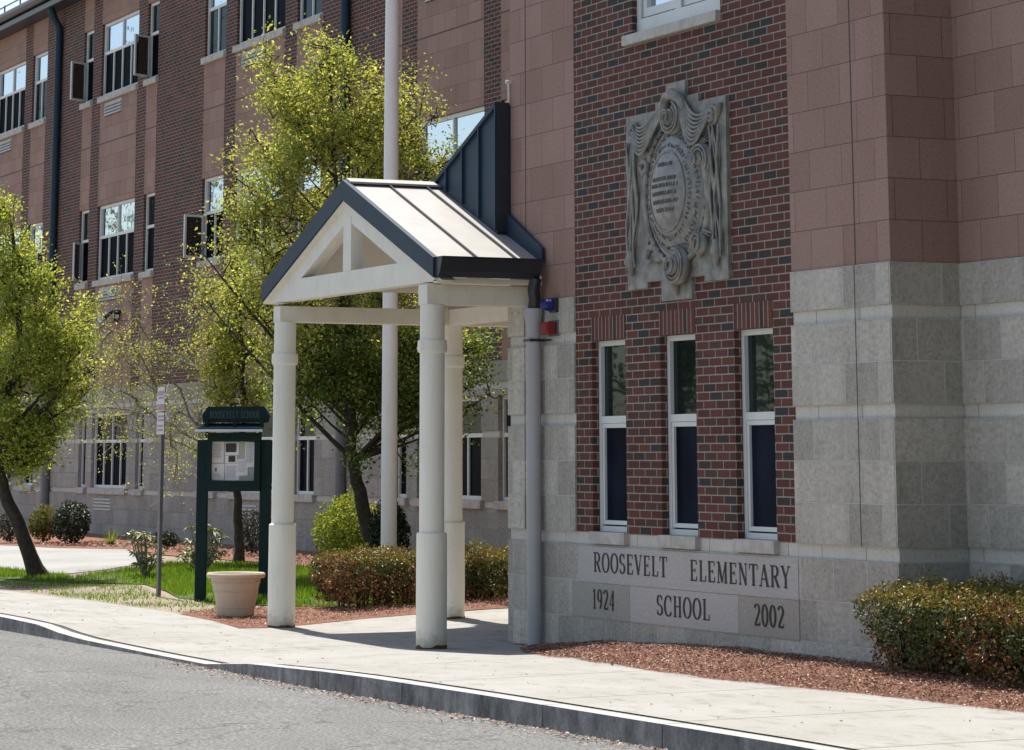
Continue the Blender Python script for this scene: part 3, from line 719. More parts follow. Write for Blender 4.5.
for s, a, b, z, bx, mt, lb in (('ROOSEVELT ELEMENTARY', 0, 0, .56, (.066, 3.735, .474, .776), 'panel', None), ('SCHOOL', 1.495, 2.38, .256, (1.020, 2.827, .180, .470), 'panel', None),
      ('1924', .338, .75, .256, (-.06, 1.016, .180, .470), 'panel_dark', 'browner stone panel engraved 1924'), ('2002', 3.07, 3.525, .256, (2.831, 3.736, .180, .470), 'panel_dark', 'browner stone panel engraved 2002')):
    pn = MB().box(bx[0], bx[1], -.026, 0, bx[2], bx[3]).build('stone_panel', M[mt], sign, bevel=.003, label=lb)
    mb = MB()
    if a == 0: text(mb, 'ROOSEVELT', .362, 1.687, .563, .165, -.029); text(mb, 'ELEMENTARY', 2.062, 3.625, .553, .165, -.029)
    else: text(mb, s, a, b, z, .165, -.029)
    mb.build('lettering', M['ink'], pn)

# ------------------------------------------------------------------ carved cartouche
car = thing('carved_cartouche', 'weathered carved stone cartouche with an oval seal and draped swags set in the brick panel', 'carving', (1.93, 0, 2.80))
CXs = 1.935; q = lambda dx: CXs+dx
prof = [(-.875, 2.925), (-.52, 2.925), (-.52, 2.972), (-.275, 2.972), (-.275, 2.80), (.24, 2.80), (.24, 2.972), (.46, 2.972), (.46, 2.925), (.85, 2.925), (.85, 4.40), (.40, 4.40), (.40, 4.47), (.175, 4.47), (.175, 4.605), (-.155, 4.605), (-.155, 4.47), (-.34, 4.47), (-.34, 4.40), (-.875, 4.40)]
MB().prism([(q(a), b) for a, b in prof], 'y', -.035, .05).build('backing_slab', M['seal'], car)
OX, OZ = 1.985, 3.685; RX, RZ = .495, .55
mb = MB(); rings = 14; N = 48; vs = []; fs = []
for i in range(rings+1):
    t = i/rings
    for k in range(N):
        a = 2*math.pi*k/N; vs.append((OX+RX*t*math.cos(a), -.037-.15*(1-t*t)**.75, OZ+RZ*t*math.sin(a)))
for i in range(rings):
    for k in range(N): fs.append((i*N+k, i*N+(k+1) % N, (i+1)*N+(k+1) % N, (i+1)*N+k))
mb.add(vs, [tuple(reversed(f_)) for f_ in fs], smooth=True); dome = mb.build('seal_oval', M['seal_oval'], car)
def domey(x, z):
    t2 = min(((x-OX)/RX)**2+((z-OZ)/RZ)**2, .999); return -.037-.15*(1-t2)**.75
def ell(rx, rz, off=0., n=64): return [(OX+rx*math.cos(2*math.pi*k/n), domey(OX+rx*math.cos(2*math.pi*k/n), OZ+rz*math.sin(2*math.pi*k/n))-off, OZ+rz*math.sin(2*math.pi*k/n)) for k in range(n+1)]
mb = MB(); mb.tube(ell(RX*.60, RZ*.60, .002), .010, 8, caps=False); mb.tube(ell(RX*.98, RZ*.98, -.005), .022, 8, caps=False)
mb.build('seal_ring', M['seal'], dome)
mb = MB()
for rr, n in ((.86, 72), (.705, 58)):
    for k in range(n):
        a = 2*math.pi*(k+random.uniform(-.2, .2))/n
        for _ in range(2):
            ra, rb_ = rr+random.uniform(-.04, .04), rr+random.uniform(-.04, .04); a2 = a+random.uniform(-.045, .045)
            p0 = Vector((OX+RX*ra*math.cos(a), 0, OZ+RZ*ra*math.sin(a))); p1 = Vector((OX+RX*rb_*math.cos(a2), 0, OZ+RZ*rb_*math.sin(a2)))
            for p in (p0, p1): p.y = domey(p.x, p.z)-.003
            mb.tube([p0, p1], .0055, 5)
for row, (zz, hw) in enumerate(((.21, .11), (.09, .2), (.035, .22), (-.03, .2), (-.10, .2), (-.17, .13))):
    x = -hw
    while x < hw:
        a = random.uniform(.006, .016)
        p0 = Vector((OX+x, 0, OZ+zz)); p1 = Vector((OX+x+random.uniform(-.02, .02), 0, OZ+zz+.032))
        for p in (p0, p1): p.y = domey(p.x, p.z)-.003
        mb.tube([p0, p1], .005, 5); x += a+.012
mb.build('raised_inscription', M['seal_dark'], dome)
def spiral(cx, cz, r0, r1, turns, a0, sgn, y0, y1, n=40):
    return [(cx+(r0+(r1-r0)*i/n)*math.cos(a0+sgn*turns*2*math.pi*i/n), y0+(y1-y0)*i/n, cz+(r0+(r1-r0)*i/n)*math.sin(a0+sgn*turns*2*math.pi*i/n)) for i in range(n+1)]
mb = MB()   # scrollwork frame
mb.tube([(OX+(RX+.045)*math.cos(a), -.055-.02*math.sin(a*3), OZ+(RZ+.05)*math.sin(a)) for a in [R_(-70+140*i/24) for i in range(25)]], [.022+.018*math.sin(math.pi*i/24) for i in range(25)], 8)
mb.tube([(OX-(RX+.045)*math.cos(a), -.055, OZ+(RZ+.05)*math.sin(a)) for a in [R_(-70+140*i/24) for i in range(25)]], [.02+.012*math.sin(math.pi*i/24) for i in range(25)], 8)
mb.tube(spiral(2.00, 4.285, .125, .02, 1.6, R_(80), -1, -.07, -.15), [.045-.025*i/40 for i in range(41)], 8)
mb.tube(spiral(2.05, 3.055, .14, .02, 1.8, R_(110), -1, -.07, -.17), [.05-.028*i/40 for i in range(41)], 8)
mb.tube(spiral(2.47, 3.93, .10, .02, 1.3, R_(-60), 1, -.06, -.13), [.042-.022*i/40 for i in range(41)], 8)
mb.tube(spiral(1.47, 3.93, .07, .02, 1.3, R_(240), -1, -.05, -.11), [.036-.02*i/40 for i in range(41)], 8)
mb.tube(spiral(2.42, 3.20, .12, .03, .9, R_(200), -1, -.05, -.11), [.04-.015*i/40 for i in range(41)], 8)
mb.tube(spiral(1.56, 3.17, .11, .03, .9, R_(-20), 1, -.05, -.10), [.036-.015*i/40 for i in range(41)], 8)
mb.tube([(1.93, -.05, 2.99), (1.94, -.07, 2.92), (1.945, -.05, 2.84)], [.08, .06, .02], 10)
mb.tube([(1.80, -.05, 4.22), (1.82, -.08, 4.36), (1.90, -.09, 4.48), (2.0, -.10, 4.50), (2.12, -.09, 4.44), (2.20, -.05, 4.30)], [.03, .05, .05, .05, .045, .03], 8)
for (cx_, cz_, r0_, tn, a0_, sg, yy) in ((2.0, 4.285, .125, 1.6, 80, -1, -.115), (2.05, 3.055, .14, 1.8, 110, -1, -.12), (2.47, 3.93, .10, 1.3, -60, 1, -.10), (2.42, 3.20, .12, .9, 200, -1, -.09)):
    mb.tube(spiral(cx_, cz_, r0_+.022, .03, tn, R_(a0_), sg, yy, yy-.09), [.012-.006*i/40 for i in range(41)], 6)
    mb.tube(spiral(cx_, cz_, r0_-.022, .02, tn, R_(a0_), sg, yy, yy-.09), [.012-.006*i/40 for i in range(41)], 6)
for a_ in range(0, 360, 9):   # beaded rim
    ca, sa = math.cos(R_(a_)), math.sin(R_(a_)); px_, pz_ = OX+(RX+.015)*ca, OZ+(RZ+.015)*sa
    mb.lathe((px_, -.075, pz_), [(.004, -.014), (.014, 0), (.004, .014)], 6)
for a_ in (-52, -35, 35, 52, 128, 145, 215, 232):   # leaf sprays round the oval
    ca, sa = math.cos(R_(a_)), math.sin(R_(a_))
    for dd in (-14, 0, 14):
        c2, s2 = math.cos(R_(a_+dd)), math.sin(R_(a_+dd)); b0 = Vector((OX+(RX+.03)*ca, -.05, OZ+(RZ+.03)*sa))
        mb.tube([b0, b0+Vector((c2*.06, -.03, s2*.06)), b0+Vector((c2*.13, .005, s2*.13))], [.012, .018, .004], 6)
mb.build('scroll_frame', M['seal'], car)
for sx_ in (-1, 1):
    rx_ = 1.93+(.66 if sx_ > 0 else -.70); rz_ = 4.255
    mb = MB()
    for rr in (.075, .045): mb.tube([(rx_+rr*math.cos(2*math.pi*k/20), -.05-.02*(rr < .06), rz_+rr*math.sin(2*math.pi*k/20)) for k in range(21)], .018, 6, caps=False)
    mb.lathe((rx_, -.05, rz_), [(.03, -.02), (.035, 0), (.02, .02)], 10)
    mb.build('rosette', M['seal'], car)
    mb = MB()
    for j in range(8):
        p0 = Vector((rx_-sx_*.02, -.05, rz_+.05-.013*j)); p1 = Vector((1.97+sx_*.13, -.05, 4.47-.016*j)); sag = .09+.020*j
        pts = []
        for i in range(17):
            t = i/16; p = p0.lerp(p1, t); p.z -= sag*(math.sin(math.pi*min(t*1.0, 1))**1.1)*(1.35-.7*t); p.y = -.05-.04*math.sin(math.pi*t)-.006*j; pts.append(p)
        mb.tube(pts, [.006+.008*math.sin(math.pi*i/16) for i in range(17)], 6)
    mb.build('swag', M['seal'], car)
    mb = MB()
    for j in range(8):
        xx = rx_+sx_*(.02-.0)+(j-3.5)*.021
        pts = [(xx+sx_*.02*math.sin(i*.8+j)+sx_*.035*i/11, -.045-.018*(j % 2)-.012*math.sin(i*.9+j*1.7), rz_-.08-(1.02+.06*math.sin(j*2.1))*i/11) for i in range(12)]
        mb.tube(pts, [.006+.008*math.sin(math.pi*min(i/11+.15, 1))+.003*(i > 8) for i in range(12)], 6)
    mb.tube([(rx_+sx_*.05, -.05, 3.24), (rx_+sx_*.06, -.075, 3.15), (rx_+sx_*.04, -.06, 3.03)], [.035, .05, .012], 8)
    if sx_ > 0: mb.tube([(rx_+.08, -.05, 4.24), (rx_+.12, -.06, 4.30), (rx_+.14, -.05, 4.35)], [.02, .036, .015], 8)
    mb.build('drapery', M['seal'], car)

# ------------------------------------------------------------------ alarm devices
al = thing('alarm_strobe', 'round blue strobe light on the pale stone beside the downspout', 'strobe light', (-.38, 0, 2.875))
MB().box(-.43, -.30, -.055, -.019, 2.80, 2.93).build('mounting_box', M['black_metal'], al, bevel=.006)
mb = MB(); vs = []
mb.tube([(-.37, -.055, 2.865), (-.37, -.10, 2.865), (-.37, -.14, 2.865), (-.37, -.162, 2.865)], [.052, .052, .042, .018], 18); mb.build('lens', M['bluelens'], al)
al = thing('alarm_horn', 'small red fire alarm horn just under the blue strobe', 'alarm horn', (-.52, 0, 2.67))
MB().box(-.48, -.325, -.115, -.03, 2.605, 2.715).build('horn_box', M['redbox'], al, bevel=.012)
MB().box(-.50, -.30, -.0295, -.019, 2.59, 2.73).build('back_plate', M['galv'], al, bevel=.004)
MB().box(-.46, -.345, -.121, -.116, 2.62, 2.70).build('grille', M['redbox'], al)

# ------------------------------------------------------------------ entrance canopy
can = thing('entrance_canopy', 'cream columned entrance canopy with navy trimmed gable and pale metal roof', 'canopy', (-2.75, -.9, -.13))
RIDX, RIDZ, YG = -2.75, 4.135, -1.10
SL = (4.135-3.265)/2.15; EL, ER = -4.93, -.58
def roofz(x): return RIDZ-SL*abs(x-RIDX)
for (cx_, cy_) in ((-4.57, -1.0), (-.88, -1.0), (-4.57, .86)):
    z0 = zwalk(cx_, cy_)-.02
    mb = MB(); mb.lathe((cx_, cy_, 0), [(.136, z0+.03), (.138, .3), (.136, .862), (.128, .872), (.112, .876), (.112, 2.44), (.131, 2.452), (.135, 2.475), (.131, 2.55), (.112, 2.562), (.110, 2.87)], 40)
    c_ = mb.build('column', M['cream'], can)
    mb = MB(); pr = []
    n = 40; vs = []; fs = []
    for k in range(n):
        a = 2*math.pi*k/n; hh = .0+.05*max(0, noise.noise(Vector((math.cos(a)*1.5+cx_, math.sin(a)*1.5, 0)))+.25)
        for r_, z_ in ((.139, z0-.02), (.1392, z0+.028+hh)): vs.append((cx_+r_*math.cos(a), cy_+r_*math.sin(a), z_))
    for k in range(n): j = (k+1) % n; fs.append((2*k, 2*j, 2*j+1, 2*k+1))
    mb.add(vs, fs, smooth=True); mb.build('rusty_foot', M['rust'], c_)
# beams
MB().box(-.985, -.785, -1.095, -.02, 2.87, 3.05).build('side_beam', M['cream_wood'], can, bevel=.006)
MB().box(-4.67, -4.475, -1.095, 3.0, 2.87, 3.03).build('side_beam', M['cream_wood'], can, bevel=.006)
MB().box(-4.47, -1.45, .78, .94, 2.87, 3.03).build('cross_beam', M['cream_wood'], can, bevel=.006)
# gable truss at the front
def truss(y0, y1, nm):
    bot, top = 3.07, RIDZ-.16
    mb = MB(); ch = .21
    def z_out(x): return top-SL*abs(x-RIDX)
    xl, xr = RIDX-(top-bot)/SL, RIDX+(top-bot)/SL
    xli, xri = RIDX-(top-.20-bot-ch)/SL, RIDX+(top-.20-bot-ch)/SL
    pk = top-.21
    mb.prism([(xl, bot), (xr, bot), (xr-ch/SL*.98, bot+ch), (xl+ch/SL*.98, bot+ch)], 'y', y0, y1)
    mb.prism([(xl+ch/SL*.98, bot+ch+.0005), (xli, bot+ch+.0005), (RIDX, pk), (RIDX, top)], 'y', y0+.002, y1-.002)
    mb.prism([(xri, bot+ch+.0005), (xr-ch/SL*.98, bot+ch+.0005), (RIDX+.0005, top), (RIDX+.0005, pk)], 'y', y0+.002, y1-.002)
    mb.box(RIDX-.10, RIDX+.10, y0-.004, y1-.02, bot+ch+.001, pk+.03)
    return mb.build(nm, M['cream_wood'], can)
truss(-1.07, -.93, 'gable_truss'); truss(.68, .80, 'rear_truss')
# right slope, left slope and ceiling boards
def slope(x0, x1, y0, y1, t0, t1, nm, mat):
    mb = MB(); mb.prism([(x0, roofz(x0)-t0), (x1, roofz(x1)-t0), (x1, roofz(x1)-t1), (x0, roofz(x0)-t1)], 'y', y0, y1); return mb.build(nm, mat, can)
slope(RIDX+.001, ER-.02, YG+.02, -.03, .0, .03, 'roof_panel', M['roof'])
slope(EL+.02, RIDX-.001, YG+.02, 3.0, .0, .03, 'roof_panel', M['roof'])
slope(RIDX+.001, ER-.06, YG+.05, -.03, .034, .06, 'soffit', M['soffit'])
slope(EL+.06, RIDX-.001, YG+.05, 3.0, .034, .06, 'soffit', M['soffit'])
mb = MB()
for x0, x1, ye in ((RIDX+.03, ER-.03, -.04), (EL+.03, RIDX-.03, 3.0)):
    y = -.68
    while y < ye:
        mb.prism([(x0, roofz(x0)+.001), (x1, roofz(x1)+.001), (x1, roofz(x1)+.026), (x0, roofz(x0)+.026)], 'y', y-.007, y+.007); y += .395
mb.build('roof_seam_shadow', M['black_metal'], can)  # seams coloured dark to paint the shadow line along each
MB().prism([(RIDX-.11, roofz(RIDX-.11)+.022), (RIDX, RIDZ+.012), (RIDX+.11, roofz(RIDX+.11)+.022), (RIDX+.11, roofz(RIDX+.11)+.042), (RIDX, RIDZ+.04), (RIDX-.11, roofz(RIDX-.11)+.042)], 'y', YG+.01, -.13).build('ridge_cap', M['roof'], can)
# rake fascia
for sgn, xe in ((1, ER), (-1, EL)):
    xs_ = [RIDX+sgn*.0005, xe]
    mb = MB(); mb.prism([(xs_[0], RIDZ+.02), (xe, roofz(xe)+.02), (xe, roofz(xe)-.16), (xs_[0], RIDZ-.175)], 'y', YG-.03, YG+.019); mb.build('rake_fascia', M['navy'], can)
    mb = MB(); mb.prism([(xs_[0], RIDZ-.177), (xe-sgn*.01, roofz(xe)-.163), (xe-sgn*.01, roofz(xe)-.185), (xs_[0], RIDZ-.20)], 'y', YG-.012, YG+.04); mb.build('rake_trim', M['cream_wood'], can)
# eave gutter
def gutter(x0, sgn, y0, y1):
    mb = MB(); pr = []
    for i in range(9):
        a = R_(180+180*i/8); pr.append((x0+sgn*(.075+.075*math.cos(a)), 3.215+.085*math.sin(a)+.0))
    pr = [(x0, 3.29)]+pr+[(x0+sgn*.15, 3.285), (x0+sgn*.165, 3.29), (x0+sgn*.165, 3.27)] if False else [(x0, 3.265), (x0, 3.14), (x0+sgn*.03, 3.105), (x0+sgn*.08, 3.10), (x0+sgn*.13, 3.15), (x0+sgn*.155, 3.22), (x0+sgn*.17, 3.265)]
    mb.prism(pr, 'y', y0, y1)
    return mb.build('gutter', M['black_metal'], can)
gutter(ER-.02, 1, YG-.01, -.11)
MB().box(ER-.025, ER+.165, YG-.01, -.115, 3.267, 3.279).build('gutter_lip', M['black_metal'], can)
MB().box(ER-.12, ER-.03, YG+.03, -.03, 3.055, 3.098).build('eave_board', M['cream_wood'], can)
# metal clad cricket wall between ridge and pavilion corner
YT = -.135; xa, xb = RIDX-.02, -1.335
def zt_(x): return 4.17+(4.79-4.17)*(x-xa)/(xb-xa)
mb = MB(); mb.prism([(xa, roofz(xa)-.02), (RIDX, RIDZ-.02), (xb, roofz(xb)-.02), (xb, zt_(xb)), (xa, zt_(xa))], 'y', YT, 2.4); cw = mb.build('cricket_cladding', M['navy'], can)
mb = MB()
for x in (-2.48, -2.10, -1.72, -1.345): mb.box(x-.012, x+.012, YT-.028, YT-.0005, roofz(x)+.03, zt_(x)-.01)
mb.prism([(xa, zt_(xa)-.03), (xb, zt_(xb)-.03), (xb, zt_(xb)+.012), (xa, zt_(xa)+.012)], 'y', YT-.03, YT-.0004)
mb.build('cladding_seam', M['navy'], cw)
MB().box(xb+.001, xb+.02, YT-.01, -.022, roofz(xb)+.02, zt_(xb)+.01).build('corner_flashing', M['black_metal'], can)
mb = MB(); mb.prism([(xb+.02, roofz(xb+.02)+.002), (ER+.0, roofz(ER)+.002), (ER+.0, roofz(ER)+.13), (xb+.02, roofz(xb)+.20)], 'y', -.05, -.022)
mb.prism([(xa+.1, roofz(xa+.1)+.1), (RIDX, RIDZ+.004), (ER-.02, roofz(ER)+.004), (ER-.02, roofz(ER)+.008), (RIDX, RIDZ+.05)], 'y', YT-.06, YT-.031) if False else None
mb.build('step_flashing', M['navy'], can)
mb = MB(); mb.tube([(-1.33, -.02, 4.78), (-1.33, -.02, 4.98)], .011, 8); mb.tube([(-1.33, -.02, 4.97), (-1.33, -.03, 5.0), (-1.33, -.05, 5.0)], .018, 8); mb.build('vent_pipe', M['white'], can)
# downspout on the pavilion wall
mb = MB(); xd, yd = -.65, -.10
mb.tube([(ER+.06, -.13, 3.13), (-.60, -.125, 3.02), (xd+.03, yd, 2.93), (xd, yd, 2.82)], .055, 14); mb.build('downspout_outlet', M['black_metal'], can)
mb = MB(); mb.lathe((xd, yd, 0), [(.066, -.12), (.066, 2.68), (.084, 2.78), (.086, 2.845), (.06, 2.846)], 22); ds = mb.build('downspout', M['grey_pvc'], can)
MB().box(xd-.072, xd+.072, -.172, -.02, 2.55, 2.572).box(xd+.072, xd+.2, -.03, -.02, 2.552, 2.57).build('strap', M['black_metal'], ds)

# ------------------------------------------------------------------ flagpole
FPX_ = at_depth(388.5, 580, 33.9); fx, fy = FPX_.x, FPX_.y
fp = thing('flagpole', 'tall pale flagpole rising behind the hedge and canopy', 'flagpole', (fx, fy, zg(fx, fy)))
mb = MB(); mb.lathe((fx, fy, 0), [(.098, -.1), (.097, .6), (.095, 3.), (.090, 6.), (.073, 9.), (.05, 12.)], 24); mb.build('shaft', M['pole'], fp)
MB().lathe((fx, fy, zg(fx, fy)), [(.22, 0), (.21, .05), (.14, .10), (.12, .16)], 24).build('base_collar', M['pole'], fp)
MB().lathe((fx, fy, 12.), [(.02, 0), (.09, .05), (.11, .12), (.09, .2), (.02, .24)], 16).build('finial', M['roof'], fp)

# ------------------------------------------------------------------ notice board
NB = Vector((-9.75, .36, zg(-9.75, .4)-.04))
rz = math.atan2(.907, .421)   # local +x runs to the right as seen from the road, front is local -y
nb = thing('notice_board', 'dark green glazed notice board on two posts holding white papers', 'notice board', NB, rz)
def B(mb_, *a): return mb_.box(*a)
PX = .375
for s in (-1, 1):
    MB().box(s*PX-.065, s*PX+.065, -.065, .065, -.12, 1.88).build('post', M['green'], nb, local=True, bevel=.012)
mb = MB()
mb.box(-.315, .315, -.13, .08, 1.28, 1.40); mb.box(-.315, -.275, -.13, .08, 1.401, 1.86); mb.box(.245, .315, -.13, .08, 1.401, 1.86); mb.box(-.315, .315, -.13, .08, 1.861, 1.96); mb.box(-.274, .244, .03, .08, 1.401, 1.86)
cb = mb.build('cabinet', M['green'], nb, local=True, bevel=.004)
MB().box(-.273, .243, .015, .029, 1.402, 1.859).build('pin_board', M['cork'], cb, local=True)
papers = [(-.265, -.13, 1.61, 1.855, 0), (-.265, -.12, 1.42, 1.60, 1), (-.115, .05, 1.70, 1.85, 0), (-.11, .06, 1.405, 1.60, 1), (.065, .12, 1.66, 1.855, 2), (.125, .235, 1.56, 1.85, 0), (.035, .16, 1.46, 1.655, 1), (-.11, .03, 1.605, 1.695, 0), (-.26, -.12, 1.408, 1.50, 1)]
for i, (a, b, c, d, _) in enumerate(papers):
    if _ == 2: continue
    p = MB().box(a, b, .008-.0012*i, .0095-.0012*i, c, d).build('paper', M['paper'], cb, local=True)
mb = MB()
for a, b, c, d in ((-.105, .02, 1.735, 1.835), (-.07, .01, 1.62, 1.69), (-.225, -.21, 1.51, 1.55)): mb.box(a, b, -.0095, -.0085, c, d)
mb.build('printed_picture', M['print'], cb, local=True)
mb = MB()
for (a, b, c, d) in ((.045, .15, 1.50, 1.64), (.135, .225, 1.60, 1.83), (-.25, -.14, 1.65, 1.83), (-.10, .04, 1.44, 1.58), (-.25, -.15, 1.43, 1.49)):
    z = d-.012; e = 0
    while z > c:
        mb.box(a, b-random.uniform(0, .03), -.0085, -.0078, z, z+.006); z -= .017
mb.build('printed_lines', M['print2'], cb, local=True)
# pale anodised visor and lettered header
MB().add([(-.44, -.28, 1.975), (.36, -.28, 1.975), (.36, -.28, 1.995), (-.44, -.28, 1.995), (-.36, .05, 2.075), (.34, .05, 2.075), (.34, .05, 2.05), (-.36, .05, 2.05)],
         [(0, 1, 2, 3), (3, 2, 5, 4), (4, 5, 6, 7), (7, 6, 1, 0), (0, 3, 4, 7), (1, 6, 5, 2)]).build('visor', M['bluegreen'], nb, local=True)
MB().box(-.452, .352, -.296, -.281, 1.972, 1.998).build('visor_edge', M['white'], nb, local=True)
MB().prism([(-.385, 2.08), (.395, 2.08), (.415, 2.16), (.345, 2.27), (-.325, 2.27), (-.395, 2.17)], 'y', -.02, .06).build('header', M['green'], nb, local=True)
mb = MB(); text(mb, 'ROOSEVELT SCHOOL', -.30, .30, 2.13, .085, -.0225); mb.build('lettering', M['faded'], nb, local=True)
mb = MB()
for x in (-.33, 0., .33): mb.box(x-.018, x+.018, -.12, -.021, 2.03, 2.11)
mb.build('bracket', M['green'], nb, local=True)

# ------------------------------------------------------------------ parking sign post
SP = Vector((-11.15, -.08, zg(-11, 0)-.12))
sp = thing('sign_post', 'narrow grey steel post carrying two small white and red signs', 'sign post', SP)
mb = MB(); mb.box(-.035, .035, -.02, -.016, 0, 2.62); mb.box(-.035, -.03, -.016, .02, 0, 2.62); mb.box(.03, .035, -.016, .02, 0, 2.62); mb.build('post', M['galv'], sp, local=True)
for z0, z1, red in ((2.33, 2.62, 1), (2.05, 2.315, 0)):
    pl = MB().box(-.135, .135, -.026, -.022, z0, z1).build('sign_plate', M['signwhite'], sp, local=True, bevel=.001)
    mb = MB()
    if red:
        mb.box(-.12, .12, -.0285, -.0275, z0+.012, z0+.085)
    for z in ((.15, .19, .22) if red else (.04, .09, .16, .205)):
        x = -.10
        while x < .09:
            a = random.uniform(.02, .05); mb.box(x, x+a, -.0285, -.0275, z0+z, z0+z+.025); x += a+.014
    mb.build('sign_marking', M['signred'], pl, local=True)

# ------------------------------------------------------------------ planter
PT = Vector((-6.45, -.80, zg(-6.45, 0)+.012))
pot = thing('planter_pot', 'empty tan plastic planter pot with rolled rim beside the canopy column', 'planter', PT)
mb = MB(); mb.lathe((0, 0, 0), [(.195, 0), (.20, .02), (.205, .085), (.212, .088), (.213, .098), (.206, .102), (.232, .25), (.238, .252), (.242, .262), (.237, .268), (.252, .335), (.262, .342), (.262, .352), (.256, .358), (.262, .385), (.300, .392), (.312, .41), (.312, .43), (.300, .445), (.27, .44), (.255, .42), (.245, .33)], 48, cap=False)
mb.add([(.195*math.cos(2*math.pi*k/48), .195*math.sin(2*math.pi*k/48), 0) for k in range(48)][::-1], [tuple(range(48))])
mb.build('pot_body', M['pot'], pot, local=True)
MB().lathe((0, 0, 0), [(.005, .345), (.12, .35), (.247, .338)], 32, cap=False).build('soil', M['soil'], pot, local=True)

# ------------------------------------------------------------------ vegetation
def gauss3(s): return Vector((random.gauss(0, s), random.gauss(0, s), random.gauss(0, s)))
def bez(p0, p1, p2, n): return [p0*(1-t)**2+p1*2*t*(1-t)+p2*t*t for t in [i/n for i in range(n+1)]]
def leafcol(pal):
    c = random.choice(pal); j = random.uniform(.75, 1.25); k = random.uniform(.9, 1.1)
    return (c[0]*j*k, c[1]*j, c[2]*j)
GREENS = [(.13, .20, .04), (.10, .165, .035), (.17, .23, .05), (.08, .13, .03)]
SPRING = [(.41, .43, .115), (.34, .385, .09), (.27, .33, .07), (.50, .49, .17), (.20, .26, .05), (.40, .36, .13)]
SPRING_L = [(.41, .45, .105), (.34, .39, .08), (.49, .50, .15), (.25, .31, .06), (.18, .24, .045)]
def tree(name, label, depth, trunk_uv, r0, blobs, nleaf, pal, lsize, dscale=1., bark='bark', twigs=11, limb_r=.035, z0=None, stemlow=.3, clump=.12, extra=None, green_v=9999):
    """trunk_uv: trunk points; blobs: (u, v, radius in px, depth offset in m)"""
    t = thing(name, label, 'tree', (0, 0, 0))
    pts = [at_depth(u, v, depth) for u, v in trunk_uv]
    base = pts[0].copy(); base.z = zg(base.x, base.y)-.05; pts[0] = base
    t.location = base; BASE[t.name] = Matrix.Translation(base)
    # dense trunk polyline
    path = []
    for a, b in zip(pts, pts[1:]):
        for i in range(4): path.append(a.lerp(b, i/4))
    path.append(pts[-1]); n = len(path)
    for i in range(1, n-1): path[i] += gauss3(.012)
    rad = [max(r0*(1-.86*(i/(n-1))**.9), .012) for i in range(n)]; rad[0] *= 1.45; rad[1] *= 1.12
    tb = MB(); tb.tube(path, rad, 9)
    lv = MB(); lv.col = []
    ppm = FPX/depth; tot2 = sum(b[2]**2.0 for b in blobs)
    for (u, v, rpx, do) in blobs:
        c = at_depth(u, v, depth+do); r = rpx/ppm
        # branch start on the trunk, below the blob
        best = None
        for i, p in enumerate(path):
            if i < n*stemlow: continue
            d = (p-c).length+max(0, p.z-(c.z-1.05*abs(Vector((p.x-c.x, p.y-c.y)).length)))*3.0
            if best is None or d < best[0]: best = (d, i)
        i0 = best[1]; p0 = path[i0]
        mid = p0.lerp(c, .5)+Vector((0, 0, -.12*(c-p0).length*.4))+gauss3(.05)
        L = (c-p0).length; br = bez(p0, mid, c, 6)
        rb = min(rad[i0]*.6, limb_r*(.5+L*.35))
        tb.tube(br, [max(rb*(1-.8*k/6), .006) for k in range(7)], 6, caps=False)
        tips = []
        out = Vector((c.x-path[i0].x, c.y-path[i0].y, 0)); out = out.normalized() if out.length > .1 else Vector((0, 0, 0))
        for k in range(twigs):
            d = (gauss3(1.).normalized()+out*.35+Vector((0, 0, .55))).normalized()
            L2 = r*random.uniform(.7, 1.25); s_ = br[random.choice((3, 4, 5, 6))]+gauss3(r*.35)
            e = s_+d*L2; tw = bez(s_, s_.lerp(e, .5)+gauss3(.07)+Vector((0, 0, -.05)), e, 6); tips.append(tw)
            tb.tube(tw, [max(.010*(1-.8*q_/6), .0025) for q_ in range(7)], 4, caps=False)
            p1 = br[min(range(7), key=lambda z_: (br[z_]-s_).length)]
            if (p1-s_).length > .02: tb.tube([p1, p1.lerp(s_, .5)+gauss3(.03), s_], [.011, .010, .009], 4, caps=False)
        nl = int(nleaf*rpx**2.0/tot2)
        for _ in range(max(4, nl//7)):
            tw = random.choice(tips); t_ = random.random()**.7*5.99; q0 = int(t_); cc = tw[q0].lerp(tw[q0+1], t_-q0)+gauss3(clump*.55); cl = leafcol(GREENS if random.random() < min(max((v-green_v)/70, 0), .85) else pal)
            for __ in range(7):
                j = random.uniform(.8, 1.2)
                leafquad(lv, cc+gauss3(clump*.6), lsize*random.uniform(.55, 1.35), (cl[0]*j, cl[1]*j, cl[2]*j), .15)
    bt = MB()
    if extra: extra(bt, lv, depth); bt.build('branch', M['bark_pale'], t)
    tb.build('trunk', M[bark], t); lv.build('crown', M['leaf'], t)
    return t
